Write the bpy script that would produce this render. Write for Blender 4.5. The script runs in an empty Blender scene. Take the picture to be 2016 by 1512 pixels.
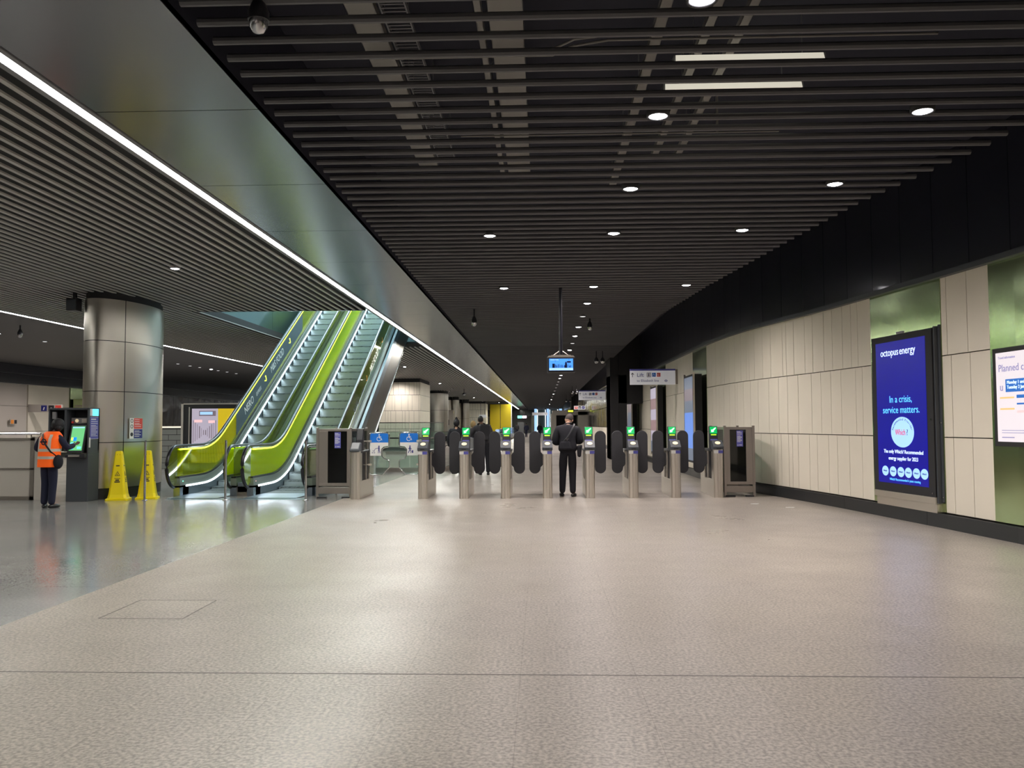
import bpy, math, random
from mathutils import Vector, Matrix
random.seed(7)
S = bpy.context.scene
COL = S.collection
PI = math.pi
S.view_settings.view_transform = 'Standard'
try: S.view_settings.look = 'None'
except Exception: pass
S.view_settings.gamma = 1.0
S.view_settings.use_curve_mapping = False
S.view_settings.exposure = 0.78

# ------------------------------------------------------------------ materials
def nmat(name):
    m = bpy.data.materials.new(name); m.use_nodes = True
    nt = m.node_tree
    return m, nt, nt.nodes['Principled BSDF'], nt.nodes['Material Output']
def mat(name, col, rough=.5, metal=0., emit=None, es=0., alpha=1., bump=0., bscale=40., vary=0., vscale=3., coat=0.):
    m, nt, b, out = nmat(name)
    c = (*col, 1)
    b.inputs['Base Color'].default_value = c
    b.inputs['Roughness'].default_value = rough
    b.inputs['Metallic'].default_value = metal
    if coat: b.inputs['Coat Weight'].default_value = coat; b.inputs['Coat Roughness'].default_value = .08
    if emit: b.inputs['Emission Color'].default_value = (*emit, 1); b.inputs['Emission Strength'].default_value = es
    tc = nt.nodes.new('ShaderNodeTexCoord')
    if vary:
        n = nt.nodes.new('ShaderNodeTexNoise'); n.inputs['Scale'].default_value = vscale; n.inputs['Detail'].default_value = 4
        nt.links.new(tc.outputs['Object'], n.inputs['Vector'])
        r = nt.nodes.new('ShaderNodeMapRange'); r.inputs[1].default_value = .3; r.inputs[2].default_value = .7
        r.inputs[3].default_value = 1-vary; r.inputs[4].default_value = 1+vary
        nt.links.new(n.outputs['Fac'], r.inputs[0])
        mx = nt.nodes.new('ShaderNodeVectorMath'); mx.operation = 'SCALE'; mx.inputs[0].default_value = col
        nt.links.new(r.outputs[0], mx.inputs['Scale']); nt.links.new(mx.outputs[0], b.inputs['Base Color'])
    if bump:
        n = nt.nodes.new('ShaderNodeTexNoise'); n.inputs['Scale'].default_value = bscale; n.inputs['Detail'].default_value = 3
        nt.links.new(tc.outputs['Object'], n.inputs['Vector'])
        bp = nt.nodes.new('ShaderNodeBump'); bp.inputs['Strength'].default_value = bump; bp.inputs['Distance'].default_value = .01
        nt.links.new(n.outputs['Fac'], bp.inputs['Height']); nt.links.new(bp.outputs[0], b.inputs['Normal'])
    return m
def emis(name, col, s):
    m, nt, b, out = nmat(name)
    b.inputs['Base Color'].default_value = (*[min(1, c*.6) for c in col], 1)
    b.inputs['Emission Color'].default_value = (*col, 1); b.inputs['Emission Strength'].default_value = s
    b.inputs['Roughness'].default_value = .3
    return m
def brushed(name, col, rough=.28, wave=0.0, sx=1, sy=60, sz=1):
    """satin steel: streaky roughness, optional shallow buckling of the sheet"""
    m, nt, b, out = nmat(name)
    b.inputs['Base Color'].default_value = (*col, 1); b.inputs['Metallic'].default_value = 1
    tc = nt.nodes.new('ShaderNodeTexCoord'); mp = nt.nodes.new('ShaderNodeMapping')
    mp.inputs['Scale'].default_value = (sx, sy, sz)
    n = nt.nodes.new('ShaderNodeTexNoise'); n.inputs['Scale'].default_value = 6; n.inputs['Detail'].default_value = 5
    nt.links.new(tc.outputs['Object'], mp.inputs[0]); nt.links.new(mp.outputs[0], n.inputs['Vector'])
    r = nt.nodes.new('ShaderNodeMapRange'); r.inputs[3].default_value = rough*.8; r.inputs[4].default_value = rough*1.25
    nt.links.new(n.outputs['Fac'], r.inputs[0]); nt.links.new(r.outputs[0], b.inputs['Roughness'])
    if wave:
        n2 = nt.nodes.new('ShaderNodeTexNoise'); n2.inputs['Scale'].default_value = 1.3; n2.inputs['Detail'].default_value = 1
        nt.links.new(tc.outputs['Object'], n2.inputs['Vector'])
        bp = nt.nodes.new('ShaderNodeBump'); bp.inputs['Strength'].default_value = wave; bp.inputs['Distance'].default_value = .05
        nt.links.new(n2.outputs['Fac'], bp.inputs['Height']); nt.links.new(bp.outputs[0], b.inputs['Normal'])
    return m
def glassy(name, tint, dif, kdif=.3, kgl=.12, rough=.04):
    """thin tinted sheet: tinted see-through + a coloured film + a sharp reflection"""
    m, nt, b, out = nmat(name)
    nt.nodes.remove(b)
    t = nt.nodes.new('ShaderNodeBsdfTransparent'); t.inputs[0].default_value = (*tint, 1)
    d = nt.nodes.new('ShaderNodeBsdfDiffuse'); d.inputs[0].default_value = (*dif, 1)
    l = nt.nodes.new('ShaderNodeBsdfTranslucent'); l.inputs[0].default_value = (*dif, 1)
    g = nt.nodes.new('ShaderNodeBsdfGlossy'); g.inputs[0].default_value = (1, 1, 1, 1); g.inputs['Roughness'].default_value = rough
    m0 = nt.nodes.new('ShaderNodeMixShader'); m0.inputs[0].default_value = .5
    nt.links.new(d.outputs[0], m0.inputs[1]); nt.links.new(l.outputs[0], m0.inputs[2])
    m1 = nt.nodes.new('ShaderNodeMixShader'); m1.inputs[0].default_value = kdif
    nt.links.new(t.outputs[0], m1.inputs[1]); nt.links.new(m0.outputs[0], m1.inputs[2])
    fr = nt.nodes.new('ShaderNodeFresnel'); fr.inputs[0].default_value = 1.5
    ad = nt.nodes.new('ShaderNodeMath'); ad.operation = 'MULTIPLY'; ad.inputs[1].default_value = kgl*8
    nt.links.new(fr.outputs[0], ad.inputs[0]); ad.use_clamp = True
    m2 = nt.nodes.new('ShaderNodeMixShader')
    nt.links.new(ad.outputs[0], m2.inputs[0]); nt.links.new(m1.outputs[0], m2.inputs[1]); nt.links.new(g.outputs[0], m2.inputs[2])
    nt.links.new(m2.outputs[0], out.inputs[0])
    return m

def floor_mat(name, base, c2, rough, brick_w, brick_h, ox, oy, mort, speck=.22):
    m, nt, b, out = nmat(name)
    L = nt.links.new; N = nt.nodes.new
    tc = N('ShaderNodeTexCoord')
    sp = N('ShaderNodeSeparateXYZ'); L(tc.outputs['Object'], sp.inputs[0])
    ax = N('ShaderNodeMath'); ax.operation = 'ADD'; ax.inputs[1].default_value = ox; L(sp.outputs[0], ax.inputs[0])
    ay = N('ShaderNodeMath'); ay.operation = 'ADD'; ay.inputs[1].default_value = oy; L(sp.outputs[1], ay.inputs[0])
    cb = N('ShaderNodeCombineXYZ'); L(ay.outputs[0], cb.inputs[0]); L(ax.outputs[0], cb.inputs[1])
    br = N('ShaderNodeTexBrick'); br.inputs['Scale'].default_value = 1
    br.inputs['Brick Width'].default_value = brick_w; br.inputs['Row Height'].default_value = brick_h
    br.inputs['Mortar Size'].default_value = mort; br.inputs['Mortar Smooth'].default_value = .2
    br.inputs['Color1'].default_value = (1, 1, 1, 1); br.inputs['Color2'].default_value = (.965, .96, .955, 1); br.inputs['Mortar'].default_value = (.72, .70, .68, 1)
    br.offset = .5
    L(cb.outputs[0], br.inputs['Vector'])
    big = N('ShaderNodeTexNoise'); big.inputs['Scale'].default_value = .55; big.inputs['Detail'].default_value = 6; big.inputs['Roughness'].default_value = .62; L(tc.outputs['Object'], big.inputs['Vector'])
    cr = N('ShaderNodeMix'); cr.data_type = 'RGBA'; cr.inputs[6].default_value = (*base, 1); cr.inputs[7].default_value = (*c2, 1)
    mr = N('ShaderNodeMapRange'); mr.inputs[1].default_value = .35; mr.inputs[2].default_value = .65; L(big.outputs['Fac'], mr.inputs[0]); L(mr.outputs[0], cr.inputs[0])
    s1 = N('ShaderNodeTexNoise'); s1.inputs['Scale'].default_value = 48; s1.inputs['Detail'].default_value = 3; L(tc.outputs['Object'], s1.inputs['Vector'])
    s2 = N('ShaderNodeTexVoronoi'); s2.inputs['Scale'].default_value = 24; L(tc.outputs['Object'], s2.inputs['Vector'])
    m1 = N('ShaderNodeMapRange'); m1.inputs[1].default_value = .36; m1.inputs[2].default_value = .64; m1.inputs[3].default_value = 1-speck; m1.inputs[4].default_value = 1+speck; L(s1.outputs['Fac'], m1.inputs[0])
    m2 = N('ShaderNodeMapRange'); m2.inputs[1].default_value = .05; m2.inputs[2].default_value = .16; m2.inputs[3].default_value = 1+speck*.6; m2.inputs[4].default_value = 1.; L(s2.outputs['Distance'], m2.inputs[0])
    mm = N('ShaderNodeMath'); mm.operation = 'MULTIPLY'; L(m1.outputs[0], mm.inputs[0]); L(m2.outputs[0], mm.inputs[1])
    v = N('ShaderNodeVectorMath'); v.operation = 'SCALE'; L(cr.outputs[2], v.inputs[0]); L(mm.outputs[0], v.inputs['Scale'])
    v2 = N('ShaderNodeVectorMath'); v2.operation = 'MULTIPLY'; L(v.outputs[0], v2.inputs[0]); L(br.outputs['Color'], v2.inputs[1])
    L(v2.outputs[0], b.inputs['Base Color'])
    rr = N('ShaderNodeMapRange'); rr.inputs[1].default_value = .3; rr.inputs[2].default_value = .7; rr.inputs[3].default_value = rough*.8; rr.inputs[4].default_value = rough*1.25
    L(big.outputs['Fac'], rr.inputs[0]); L(rr.outputs[0], b.inputs['Roughness'])
    b.inputs['Specular IOR Level'].default_value = .5
    return m

M = {}
M['floor_light'] = floor_mat('terrazzo_floor', (.37, .335, .29), (.315, .285, .25), .33, 1.38, .69, .825, -5.11+1.38*8, .0022, .34)
M['floor_dark'] = floor_mat('dark_floor', (.235, .24, .235), (.27, .265, .255), .15, 1.2, 1.2, .2, 0, .004, .1)
M['joint'] = mat('joint', (.16, .15, .14), .7)
M['slat'] = mat('dark_slat', (.085, .083, .09), .55)
M['black'] = mat('black_matt', (.012, .012, .014), .6)
M['plenum'] = mat('plenum', (.010, .011, .024), .8)
M['lslat'] = mat('pale_slat', (.44, .43, .40), .42)
M['lback'] = mat('slat_backing', (.02, .02, .02), .8)
M['dceil'] = mat('dark_ceiling_sheet', (.055, .05, .052), .5)
M['soffit'] = brushed('soffit_metal', (.25, .25, .26), .21, .0)
M['cream'] = mat('cream_panel', (.74, .69, .575), .5, vary=.04, vscale=.8)
M['creamgap'] = mat('panel_gap', (.10, .085, .065), .8)
M['band'] = mat('black_gloss_panel', (.012, .013, .022), .28, 0, coat=.3)
M['base'] = mat('black_skirting', (.018, .02, .022), .35)
M['olive'] = brushed('olive_reflection_steel', (.52, .64, .36), .17, .12, 1, 1, 30)  # green escalator reflection put into the wall steel's colour; also the kiosk's own olive
M['steel'] = brushed('satin_steel', (.74, .69, .62), .34, 0, 40, 40, 1)
M['colsteel'] = brushed('column_steel', (.62, .58, .52), .30, .3, 40, 40, 1)
M['dsteel'] = brushed('dark_steel', (.40, .36, .32), .38, 0, 1, 1, 30)
M['gsteel'] = brushed('polished_steel', (.6, .6, .62), .15)
M['dark'] = mat('dark_plastic', (.022, .022, .027), .35)
M['rubber'] = mat('paddle_rubber', (.035, .035, .04), .7, bump=.2)
M['charcoal'] = mat('charcoal_metal', (.055, .062, .072), .45)
M['grey'] = mat('grey_paint', (.20, .20, .21), .5)
M['white'] = mat('white_print', (.82, .82, .80), .5)
M['blue'] = mat('blue_print', (.0, .18, .72), .5)
M['navy'] = mat('navy_print', (.02, .025, .22), .45)
M['purple'] = mat('purple_label', (.10, .10, .42), .45)
M['red'] = mat('red_print', (.75, .07, .05), .5)
M['orangep'] = mat('orange_print', (.85, .30, .04), .5)
M['tan'] = mat('tan_print', (.80, .60, .45), .5)
M['yellow'] = mat('yellow_plastic', (.88, .72, .0), .4)
M['mustard'] = mat('mustard_panel', (.60, .45, .0), .45)
M['beige'] = mat('beige_metal', (.50, .46, .41), .45)
M['bwhite'] = mat('signwhite', (.72, .72, .74), .45, emit=(.7, .7, .75), es=.12)
M['oval'] = mat('reader_pad', (.85, .72, .45), .4, emit=(1, .8, .5), es=.25)
M['eg'] = emis('green_screen', (.0, .42, .09), .55)
M['ega'] = emis('green_arrow', (.35, 1., .55), 1.6)
M['eyg'] = emis('yellow_green_bar', (.35, .9, .02), 1.0)
M['strip'] = emis('strip_light', (1., .995, .92), 42.)
M['lens'] = emis('lamp_lens', (1., .96, 1.), 26.)
M['lensdim'] = emis('lamp_lens_dim', (.8, .78, .8), .7)
M['ledw'] = emis('led_white', (.80, .90, 1.), 5.5)
M['ledb'] = emis('led_blue', (.35, .62, 1.), 3.0)
M['ledsign'] = emis('led_sign', (.75, .9, .05), .8)
M['ledy'] = emis('led_lime', (.80, 1., .05), 2.2)
M['tubedim'] = mat('pale_fitting', (.72, .68, .58), .5, emit=(.85, .8, .66), es=.42)  # weak glow for the dimly lit battens, also put on the counter top
M['galv'] = mat('galvanised_tray', (.23, .22, .205), .5)
M['glassc'] = glassy('clear_glass', (.86, .93, .9), (.5, .6, .55), .06, .12)
M['glassd'] = glassy('dark_glass', (.10, .11, .11), (.02, .02, .02), .3, .12)
M['glassy'] = glassy('lime_glass', (.86, .92, .03), (.68, .85, .0), .42, .06)
M['glassy2'] = glassy('clear_lime_glass', (.80, .84, .02), (.60, .72, .0), .20, .07)
M['glassp'] = glassy('pale_lime_glass', (.80, .90, .45), (.42, .50, .12), .18, .12)
M['film'] = mat('grey_film', (.055, .085, .10), .4)
M['deck'] = mat('escalator_deck', (.20, .235, .20), .35, .4)
M['skirt'] = brushed('escalator_skirt', (.36, .42, .48), .3, 0, 1, 30, 30)
M['step'] = mat('step_metal', (.045, .06, .06), .5, .3)
M['riser'] = mat('step_riser', (.34, .40, .40), .35, .5)
M['teal'] = brushed('teal_shaft', (.22, .32, .34), .4, .3)
M['clad'] = brushed('cladding', (.30, .27, .24), .35, .15)
M['black_rubber'] = mat('handrail_rubber', (.010, .010, .014), .28)
M['wall_end'] = mat('end_wall', (.33, .29, .27), .6)
M['screen_b'] = emis('screen_blue', (.008, .006, .36), .30)
M['txt_c'] = emis('text_cyan', (.10, .48, 1.), .9)
M['txt_w'] = emis('text_white', (.55, .68, .95), 1.0)
M['badge'] = emis('badge', (.34, .58, .95), .62)
M['badge_t'] = emis('badge_text', (.55, .03, .10), .7)
M['badge_n'] = emis('badge_navy', (.02, .04, .25), .5)
M['scr_w'] = emis('screen_white', (.74, .68, .72), .5)
M['scr_t'] = emis('screen_text', (.22, .2, .42), .5)
M['scr_bl'] = emis('screen_blue_box', (.02, .12, .42), .6)
M['scr_or'] = emis('screen_orange', (.7, .42, .15), .7)
M['scr_pk'] = emis('screen_pink', (.8, .45, .45), .7)
M['cctv'] = emis('cctv_screen', (.06, .26, .85), .8)
M['cctv_l'] = emis('cctv_light', (.30, .52, 1.), .8)
M['cctv_d'] = mat('cctv_dark', (.005, .02, .12), .4)
M['tick'] = emis('machine_screen', (.10, .38, .14), .9)
M['tickb'] = emis('machine_blue', (.0, .18, .9), 1.)
M['tickc'] = emis('machine_cyan', (.12, .6, .8), 1.)
M['ticky'] = emis('machine_yellow', (.75, .9, .1), 1.)
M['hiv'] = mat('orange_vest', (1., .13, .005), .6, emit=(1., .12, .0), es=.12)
M['refl'] = mat('reflective_tape', (.62, .58, .50), .35)
M['navycloth'] = mat('navy_cloth', (.010, .012, .035), .85, bump=.4, bscale=20)
M['blackcloth'] = mat('black_cloth', (.006, .006, .011), .85, bump=.4, bscale=20)
M['greycloth'] = mat('grey_cloth', (.035, .033, .04), .85)
M['skin'] = mat('skin', (.50, .29, .2), .55)
M['skind'] = mat('skin_dark', (.12, .06, .04), .55)
M['hairb'] = mat('hair_black', (.006, .005, .007), .6, bump=.6, bscale=60)
M['hairg'] = mat('hair_grey_brown', (.06, .045, .04), .7, bump=.6, bscale=60)
M['hairbl'] = mat('hair_blonde', (.36, .25, .11), .7, bump=.6, bscale=60)
M['shoe'] = mat('black_shoe', (.006, .006, .008), .35)
M['poster1'] = emis('poster_lilac', (.38, .34, .42), .6)
M['poster2'] = emis('poster_dark', (.13, .10, .12), .7)
M['postery'] = emis('poster_yellow', (.60, .44, .01), .5)
M['pblue'] = emis('poster_blue', (.10, .22, .62), .6)
M['pgrey'] = emis('poster_grey', (.14, .18, .26), .35)
M['pred'] = emis('poster_red', (.34, .22, .23), .4)
M['exit'] = emis('exit_green', (.15, .8, .5), 1.6)
M['pinkl'] = emis('pink_light', (.9, .6, .75), 1.2)
M['flute'] = brushed('fluted_mirror_steel', (.8, .8, .82), .14, .5)
M['gdark'] = brushed('dark_gloss_wall', (.10, .095, .10), .18, 1.0)
M['masonry'] = mat('grey_masonry', (.19, .20, .19), .7)

# ------------------------------------------------------------------ mesh builder
class MB:
    def __init__(s): s.v = []; s.f = []; s.m = []; s.mats = []; s.cur = 0; s.smooth = []
    def use(s, mt):
        if mt not in s.mats: s.mats.append(mt)
        s.cur = s.mats.index(mt); return s
    def add(s, vs, fs, sm=False):
        o = len(s.v); s.v += [tuple(p) for p in vs]
        for f in fs: s.f.append([o+i for i in f]); s.m.append(s.cur); s.smooth.append(sm)
        return s
    def box(s, x0, x1, y0, y1, z0, z1):
        if x0 > x1: x0, x1 = x1, x0
        if y0 > y1: y0, y1 = y1, y0
        if z0 > z1: z0, z1 = z1, z0
        vs = [(x0,y0,z0),(x1,y0,z0),(x1,y1,z0),(x0,y1,z0),(x0,y0,z1),(x1,y0,z1),(x1,y1,z1),(x0,y1,z1)]
        return s.add(vs, [(0,3,2,1),(4,5,6,7),(0,1,5,4),(1,2,6,5),(2,3,7,6),(3,0,4,7)])
    def hexa(s, lo, hi):
        """lo, hi: four points each, any 8-corner block"""
        return s.add(list(lo)+list(hi), [(0,3,2,1),(4,5,6,7),(0,1,5,4),(1,2,6,5),(2,3,7,6),(3,0,4,7)])
    def prism(s, poly, t, fn, sm=False):
        """poly: 2-D outline; fn(u, v, w) -> 3-D; w in (t0, t1)"""
        n = len(poly); a = [fn(u, v, t[0]) for u, v in poly]; b = [fn(u, v, t[1]) for u, v in poly]
        s.add(a+b, [tuple(range(n))[::-1], tuple(range(n, 2*n))])
        o = len(s.v)-2*n
        for i in range(n):
            j = (i+1) % n
            s.f.append([o+i, o+j, o+n+j, o+n+i]); s.m.append(s.cur); s.smooth.append(sm)
        return s
    def cyl(s, p0, p1, r0, r1=None, n=16, caps=True):
        r1 = r0 if r1 is None else r1
        p0 = Vector(p0); p1 = Vector(p1); d = (p1-p0).normalized()
        a = d.orthogonal().normalized(); b = d.cross(a)
        A = [p0+(a*math.cos(t)+b*math.sin(t))*r0 for t in [2*PI*i/n for i in range(n)]]
        B = [p1+(a*math.cos(t)+b*math.sin(t))*r1 for t in [2*PI*i/n for i in range(n)]]
        s.add(A+B, [(i, (i+1) % n, n+(i+1) % n, n+i) for i in range(n)], True)
        if caps:
            s.add(A, [tuple(range(n))[::-1]]); s.add(B, [tuple(range(n))])
        return s
    def tube(s, pts, r, n=10, sx=1., sy=1., up=Vector((0, 0, 1))):
        pts = [Vector(p) for p in pts]; rings = []
        for i, p in enumerate(pts):
            d = (pts[min(i+1, len(pts)-1)]-pts[max(i-1, 0)]).normalized()
            a = d.cross(up)
            if a.length < 1e-4: a = d.orthogonal()
            a.normalize(); b = a.cross(d)
            rings.append([p+a*math.cos(2*PI*k/n)*r*sx+b*math.sin(2*PI*k/n)*r*sy for k in range(n)])
        vs = [q for R in rings for q in R]; fs = []
        for i in range(len(rings)-1):
            for k in range(n): fs.append((i*n+k, i*n+(k+1) % n, (i+1)*n+(k+1) % n, (i+1)*n+k))
        s.add(vs, fs, True)
        s.add(rings[0], [tuple(range(n))[::-1]]); s.add(rings[-1], [tuple(range(n))])
        return s
    def lathe(s, prof, c=(0, 0, 0), n=24, sx=1., sy=1.):
        vs = []; fs = []
        for r, z in prof:
            for k in range(n): vs.append((c[0]+r*sx*math.cos(2*PI*k/n), c[1]+r*sy*math.sin(2*PI*k/n), c[2]+z))
        for i in range(len(prof)-1):
            for k in range(n): fs.append((i*n+k, i*n+(k+1) % n, (i+1)*n+(k+1) % n, (i+1)*n+k))
        s.add(vs, fs, True); m = len(prof)-1
        s.add(vs[:n], [tuple(range(n))[::-1]]); s.add(vs[m*n:], [tuple(range(n))])
        return s
    def ball(s, c, rx, ry, rz, n=16, m=10):
        prof = [(max(1e-4, math.sin(PI*i/m)), -math.cos(PI*i/m)) for i in range(m+1)]
        vs = []; fs = []
        for r, z in prof:
            for k in range(n): vs.append((c[0]+r*rx*math.cos(2*PI*k/n), c[1]+r*ry*math.sin(2*PI*k/n), c[2]+z*rz))
        for i in range(m):
            for k in range(n): fs.append((i*n+k, i*n+(k+1) % n, (i+1)*n+(k+1) % n, (i+1)*n+k))
        return s.add(vs, fs, True)
    def build(s, name, mt=None, parent=None, bevel=0., smooth=None):
        me = bpy.data.meshes.new(name)
        me.from_pydata(s.v, [], s.f)
        ms = [M[k] if isinstance(k, str) else k for k in (s.mats or [mt])]
        for q in ms: me.materials.append(q)
        for i, p in enumerate(me.polygons):
            p.material_index = s.m[i] if s.mats else 0
            p.use_smooth = s.smooth[i] if smooth is None else smooth
        me.validate(); me.update()
        o = bpy.data.objects.new(name, me); COL.objects.link(o)
        if parent: o.parent = parent
        if bevel:
            b = o.modifiers.new('bevel', 'BEVEL'); b.width = bevel; b.segments = 2; b.limit_method = 'ANGLE'; b.angle_limit = math.radians(40)
        return o
def empty(name, loc=(0, 0, 0), rz=0.):
    o = bpy.data.objects.new(name, None); COL.objects.link(o); o.location = loc; o.rotation_euler = (0, 0, rz); o.empty_display_size = .2
    return o
def tag(o, label, cat, group=None, kind=None):
    o['label'] = label; o['category'] = cat
    if group: o['group'] = group
    if kind: o['kind'] = kind
    return o
def thing(name, label, cat, loc=(0, 0, 0), rz=0., group=None):
    return tag(empty(name, loc, rz), label, cat, group)
def struct(o): o['kind'] = 'structure'; return o
def copy_tree(o, parent=None):
    c = o.copy(); COL.objects.link(c)
    if parent: c.parent = parent
    for ch in [q for q in o.children]: copy_tree(ch, c)
    return c
def text(name, s, size, mt, parent, loc, rot, align='LEFT', ext=.002, xs=1., space=1.):
    cu = bpy.data.curves.new(name, 'FONT'); cu.body = s; cu.size = size; cu.align_x = align; cu.extrude = ext; cu.space_character = space; cu.resolution_u = 3
    t = bpy.data.objects.new(name+'_c', cu); COL.objects.link(t)
    bpy.context.view_layer.update()
    me = bpy.data.meshes.new_from_object(t.evaluated_get(bpy.context.evaluated_depsgraph_get()))
    bpy.data.objects.remove(t); bpy.data.curves.remove(cu)
    me.materials.clear(); me.materials.append(M[mt])
    o = bpy.data.objects.new(name, me); COL.objects.link(o); o.parent = parent
    o.location = loc; o.rotation_euler = rot; o.scale = (xs, 1, 1)
    return o
FR = (PI/2, 0, 0)          # lettering that faces -Y
def area(name, loc, rot, sx, sy, e, col=(1, 1, 1), spread=None, parent=None):
    l = bpy.data.lights.new(name, 'AREA'); l.shape = 'RECTANGLE'; l.size = sx; l.size_y = sy; l.energy = e; l.color = col
    if spread: l.spread = spread
    o = bpy.data.objects.new(name, l); COL.objects.link(o); o.location = loc; o.rotation_euler = rot
    if parent: o.parent = parent
    return o
def spot(name, loc, e, col=(1, .90, .87), ang=2.75, parent=None, blend=.9):
    l = bpy.data.lights.new(name, 'SPOT'); l.energy = e*(.42 if loc[1] < 6 and loc[0] > -3 else .8 if loc[0] > -3 and loc[1] < 15 else 1.); l.color = col; l.spot_size = ang; l.spot_blend = blend; l.shadow_soft_size = .07
    o = bpy.data.objects.new(name, l); COL.objects.link(o); o.location = loc
    if parent: o.parent = parent
    return o

# ------------------------------------------------------------------ camera
f = 1650.
yaw, pitch, rr = .034878, .048604, .0045
F = Vector((-math.sin(yaw)*math.cos(pitch), math.cos(yaw)*math.cos(pitch), math.sin(pitch)))
R0 = Vector((math.cos(yaw), math.sin(yaw), 0)); U0 = R0.cross(F)
c_, s_ = math.cos(rr), math.sin(rr)
Rc = R0*c_-U0*s_; Uc = R0*s_+U0*c_
cam = bpy.data.cameras.new('camera'); cam.sensor_width = 36; cam.lens = f/2016*36; cam.clip_end = 500
co = bpy.data.objects.new('camera', cam); COL.objects.link(co)
mtx = Matrix((Rc, Uc, -F)).transposed().to_4x4(); mtx.translation = Vector((0, 0, 1.5)); co.matrix_world = mtx
S.camera = co
w = bpy.data.worlds.new('world'); S.world = w; w.use_nodes = True
w.node_tree.nodes['Background'].inputs[0].default_value = (.5, .5, .55, 1); w.node_tree.nodes['Background'].inputs[1].default_value = .02

# ------------------------------------------------------------------ room shell
YB, YE = -9., 158.
CZ = 4.31
def lerp_tab(tab, y):
    if y <= tab[0][0]: return tab[0][1]
    for (a, b), (c, d) in zip(tab, tab[1:]):
        if y <= c: return b+(d-b)*(y-a)/(c-a)
    return tab[-1][1]
WT = [(-10, 6.1), (8, 6.1), (10.6, 5.98), (12.2, 5.78), (13.2, 5.64), (14.2, 5.50), (15.3, 5.34), (16.35, 5.16), (17.4, 4.94), (18.3, 4.75), (19.2, 4.62), (20.2, 4.52), (21.6, 4.44), (23.2, 4.40), (30.5, 4.36), (43, 4.32), (45, 4.2)]
def wx(y): return lerp_tab(WT, y)
KX = -4.09
def flr(name, x0, x1, y0, y1, mt):
    return struct(MB().add([(x0,y0,0),(x1,y0,0),(x1,y1,0),(x0,y1,0),(x0,y0,-.3),(x1,y0,-.3),(x1,y1,-.3),(x0,y1,-.3)], [(0,1,2,3),(7,6,5,4),(4,5,1,0),(5,6,2,1),(6,7,3,2),(7,4,0,3)]).build(name, mt))
flr('floor', KX, 8., YB, YE, 'floor_light')
flr('floor', -26., KX, YB, YE, 'floor_dark')
j = MB(); j.box(KX+.02, 6.3, 5.105, 5.117, .0, .0012); struct(j.build('trim_1', 'joint'))
# right dark slatted ceiling with open plenum above
sl = MB()
def slat_end(y): return lerp_tab([(-9, 5.0), (5, 4.75), (8.6, 4.56), (10.7, 4.1), (12.5, 3.9), (17.2, 3.42), (21.6, 3.1), (30, 3.05), (160, 3.3)], y)
k = 0; y = 5.69-.285*50
while y < YE-.5:
    wdt = .06
    if not (35.6 < y < 38.4): x1 = slat_end(y)
    else: x1 = 2.9
    prof = [(.03*math.cos(q*PI/4+PI/8), .028+.03*math.sin(q*PI/4+PI/8)) for q in range(8)]
    if y < 30: sl.prism(prof, (-2.40, x1), lambda u, v, w_, y=y: (w_, y+u, CZ+v))
    else: sl.box(-2.40, x1, y-.03, y+.03, CZ, CZ+.05)
    y += .285
struct(sl.build('ceiling', 'slat'))
pl = MB().box(-2.52, 7., YB, YE, 5.35, 5.45).box(-2.56, -2.50, YB, YE, 4.34, 5.35)
struct(pl.build('ceiling', 'plenum'))
# flat satin soffit between the strip light and the slats
so = MB()
y = YB
while y < YE:
    so.box(-3.98, -2.50, y+.006, min(YE, y+2.32-.006), CZ, CZ+.05); y += 2.32
so.box(-3.98, -2.5, YB, YE, CZ+.012, CZ+.055)
so_o = struct(so.build('ceiling', 'soffit'))
# left ceiling: slats running along the hall, with the escalator opening
OX0, OX1, OY0, OY1 = -8.45, -4.28, 20.2, 30.
ls = MB(); x = -4.37
while x > -13.0:
    segs = [(YB, YE)] if not (OX0 < x < OX1) else [(YB, OY0), (OY1, YE)]
    for a, b in segs:
        ls.box(x-.026, x+.026, a, b if b < 100 else 100, CZ, CZ+.022)
    x -= .178
struct(ls.build('ceiling', 'lslat'))
lb = MB()
lb.box(-13.2, OX0, YB, YE, CZ+.14, CZ+.2).box(OX0, OX1, YB, OY0, CZ+.14, CZ+.2).box(OX0, OX1, OY1, YE, CZ+.14, CZ+.2).box(OX1, -4.2, YB, YE, CZ+.14, CZ+.2)
struct(lb.build('ceiling', 'lback'))
struct(MB().box(OX0, OX1, OY0-.02, OY0+.02, CZ-.01, CZ+.14).build('trim_2', 'gsteel'))
struct(MB().box(-26, -13.2, YB, YE, CZ, CZ+.1).build('ceiling', 'dceil'))
# escalator shaft above the opening
sh = MB()
sh.box(OX0-.08, OX0, OY0, 26.0, CZ+.1, 9).box(OX0-.08, OX0, 26.02, 40, CZ+.1, 9).box(OX1, OX1+.08, OY0, 40, CZ+.1, 9).box(OX0, OX1, OY0-.1, OY0-.02, CZ+.2, 9).box(OX0, OX1, 40, 40.1, CZ+.2, 9)
struct(sh.build('wall_shaft', 'teal'))
struct(MB().box(OX0-.12, OX0+.004, OY0, OY1, CZ, CZ+.2).build('trim_4', 'lback'))  # added dark strip that hides the lit lower edge of the shaft wall
struct(MB().box(OX0-.1, OX1+.1, OY0-.1, 40.1, 9, 9.1).build('ceiling', 'lback'))

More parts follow.
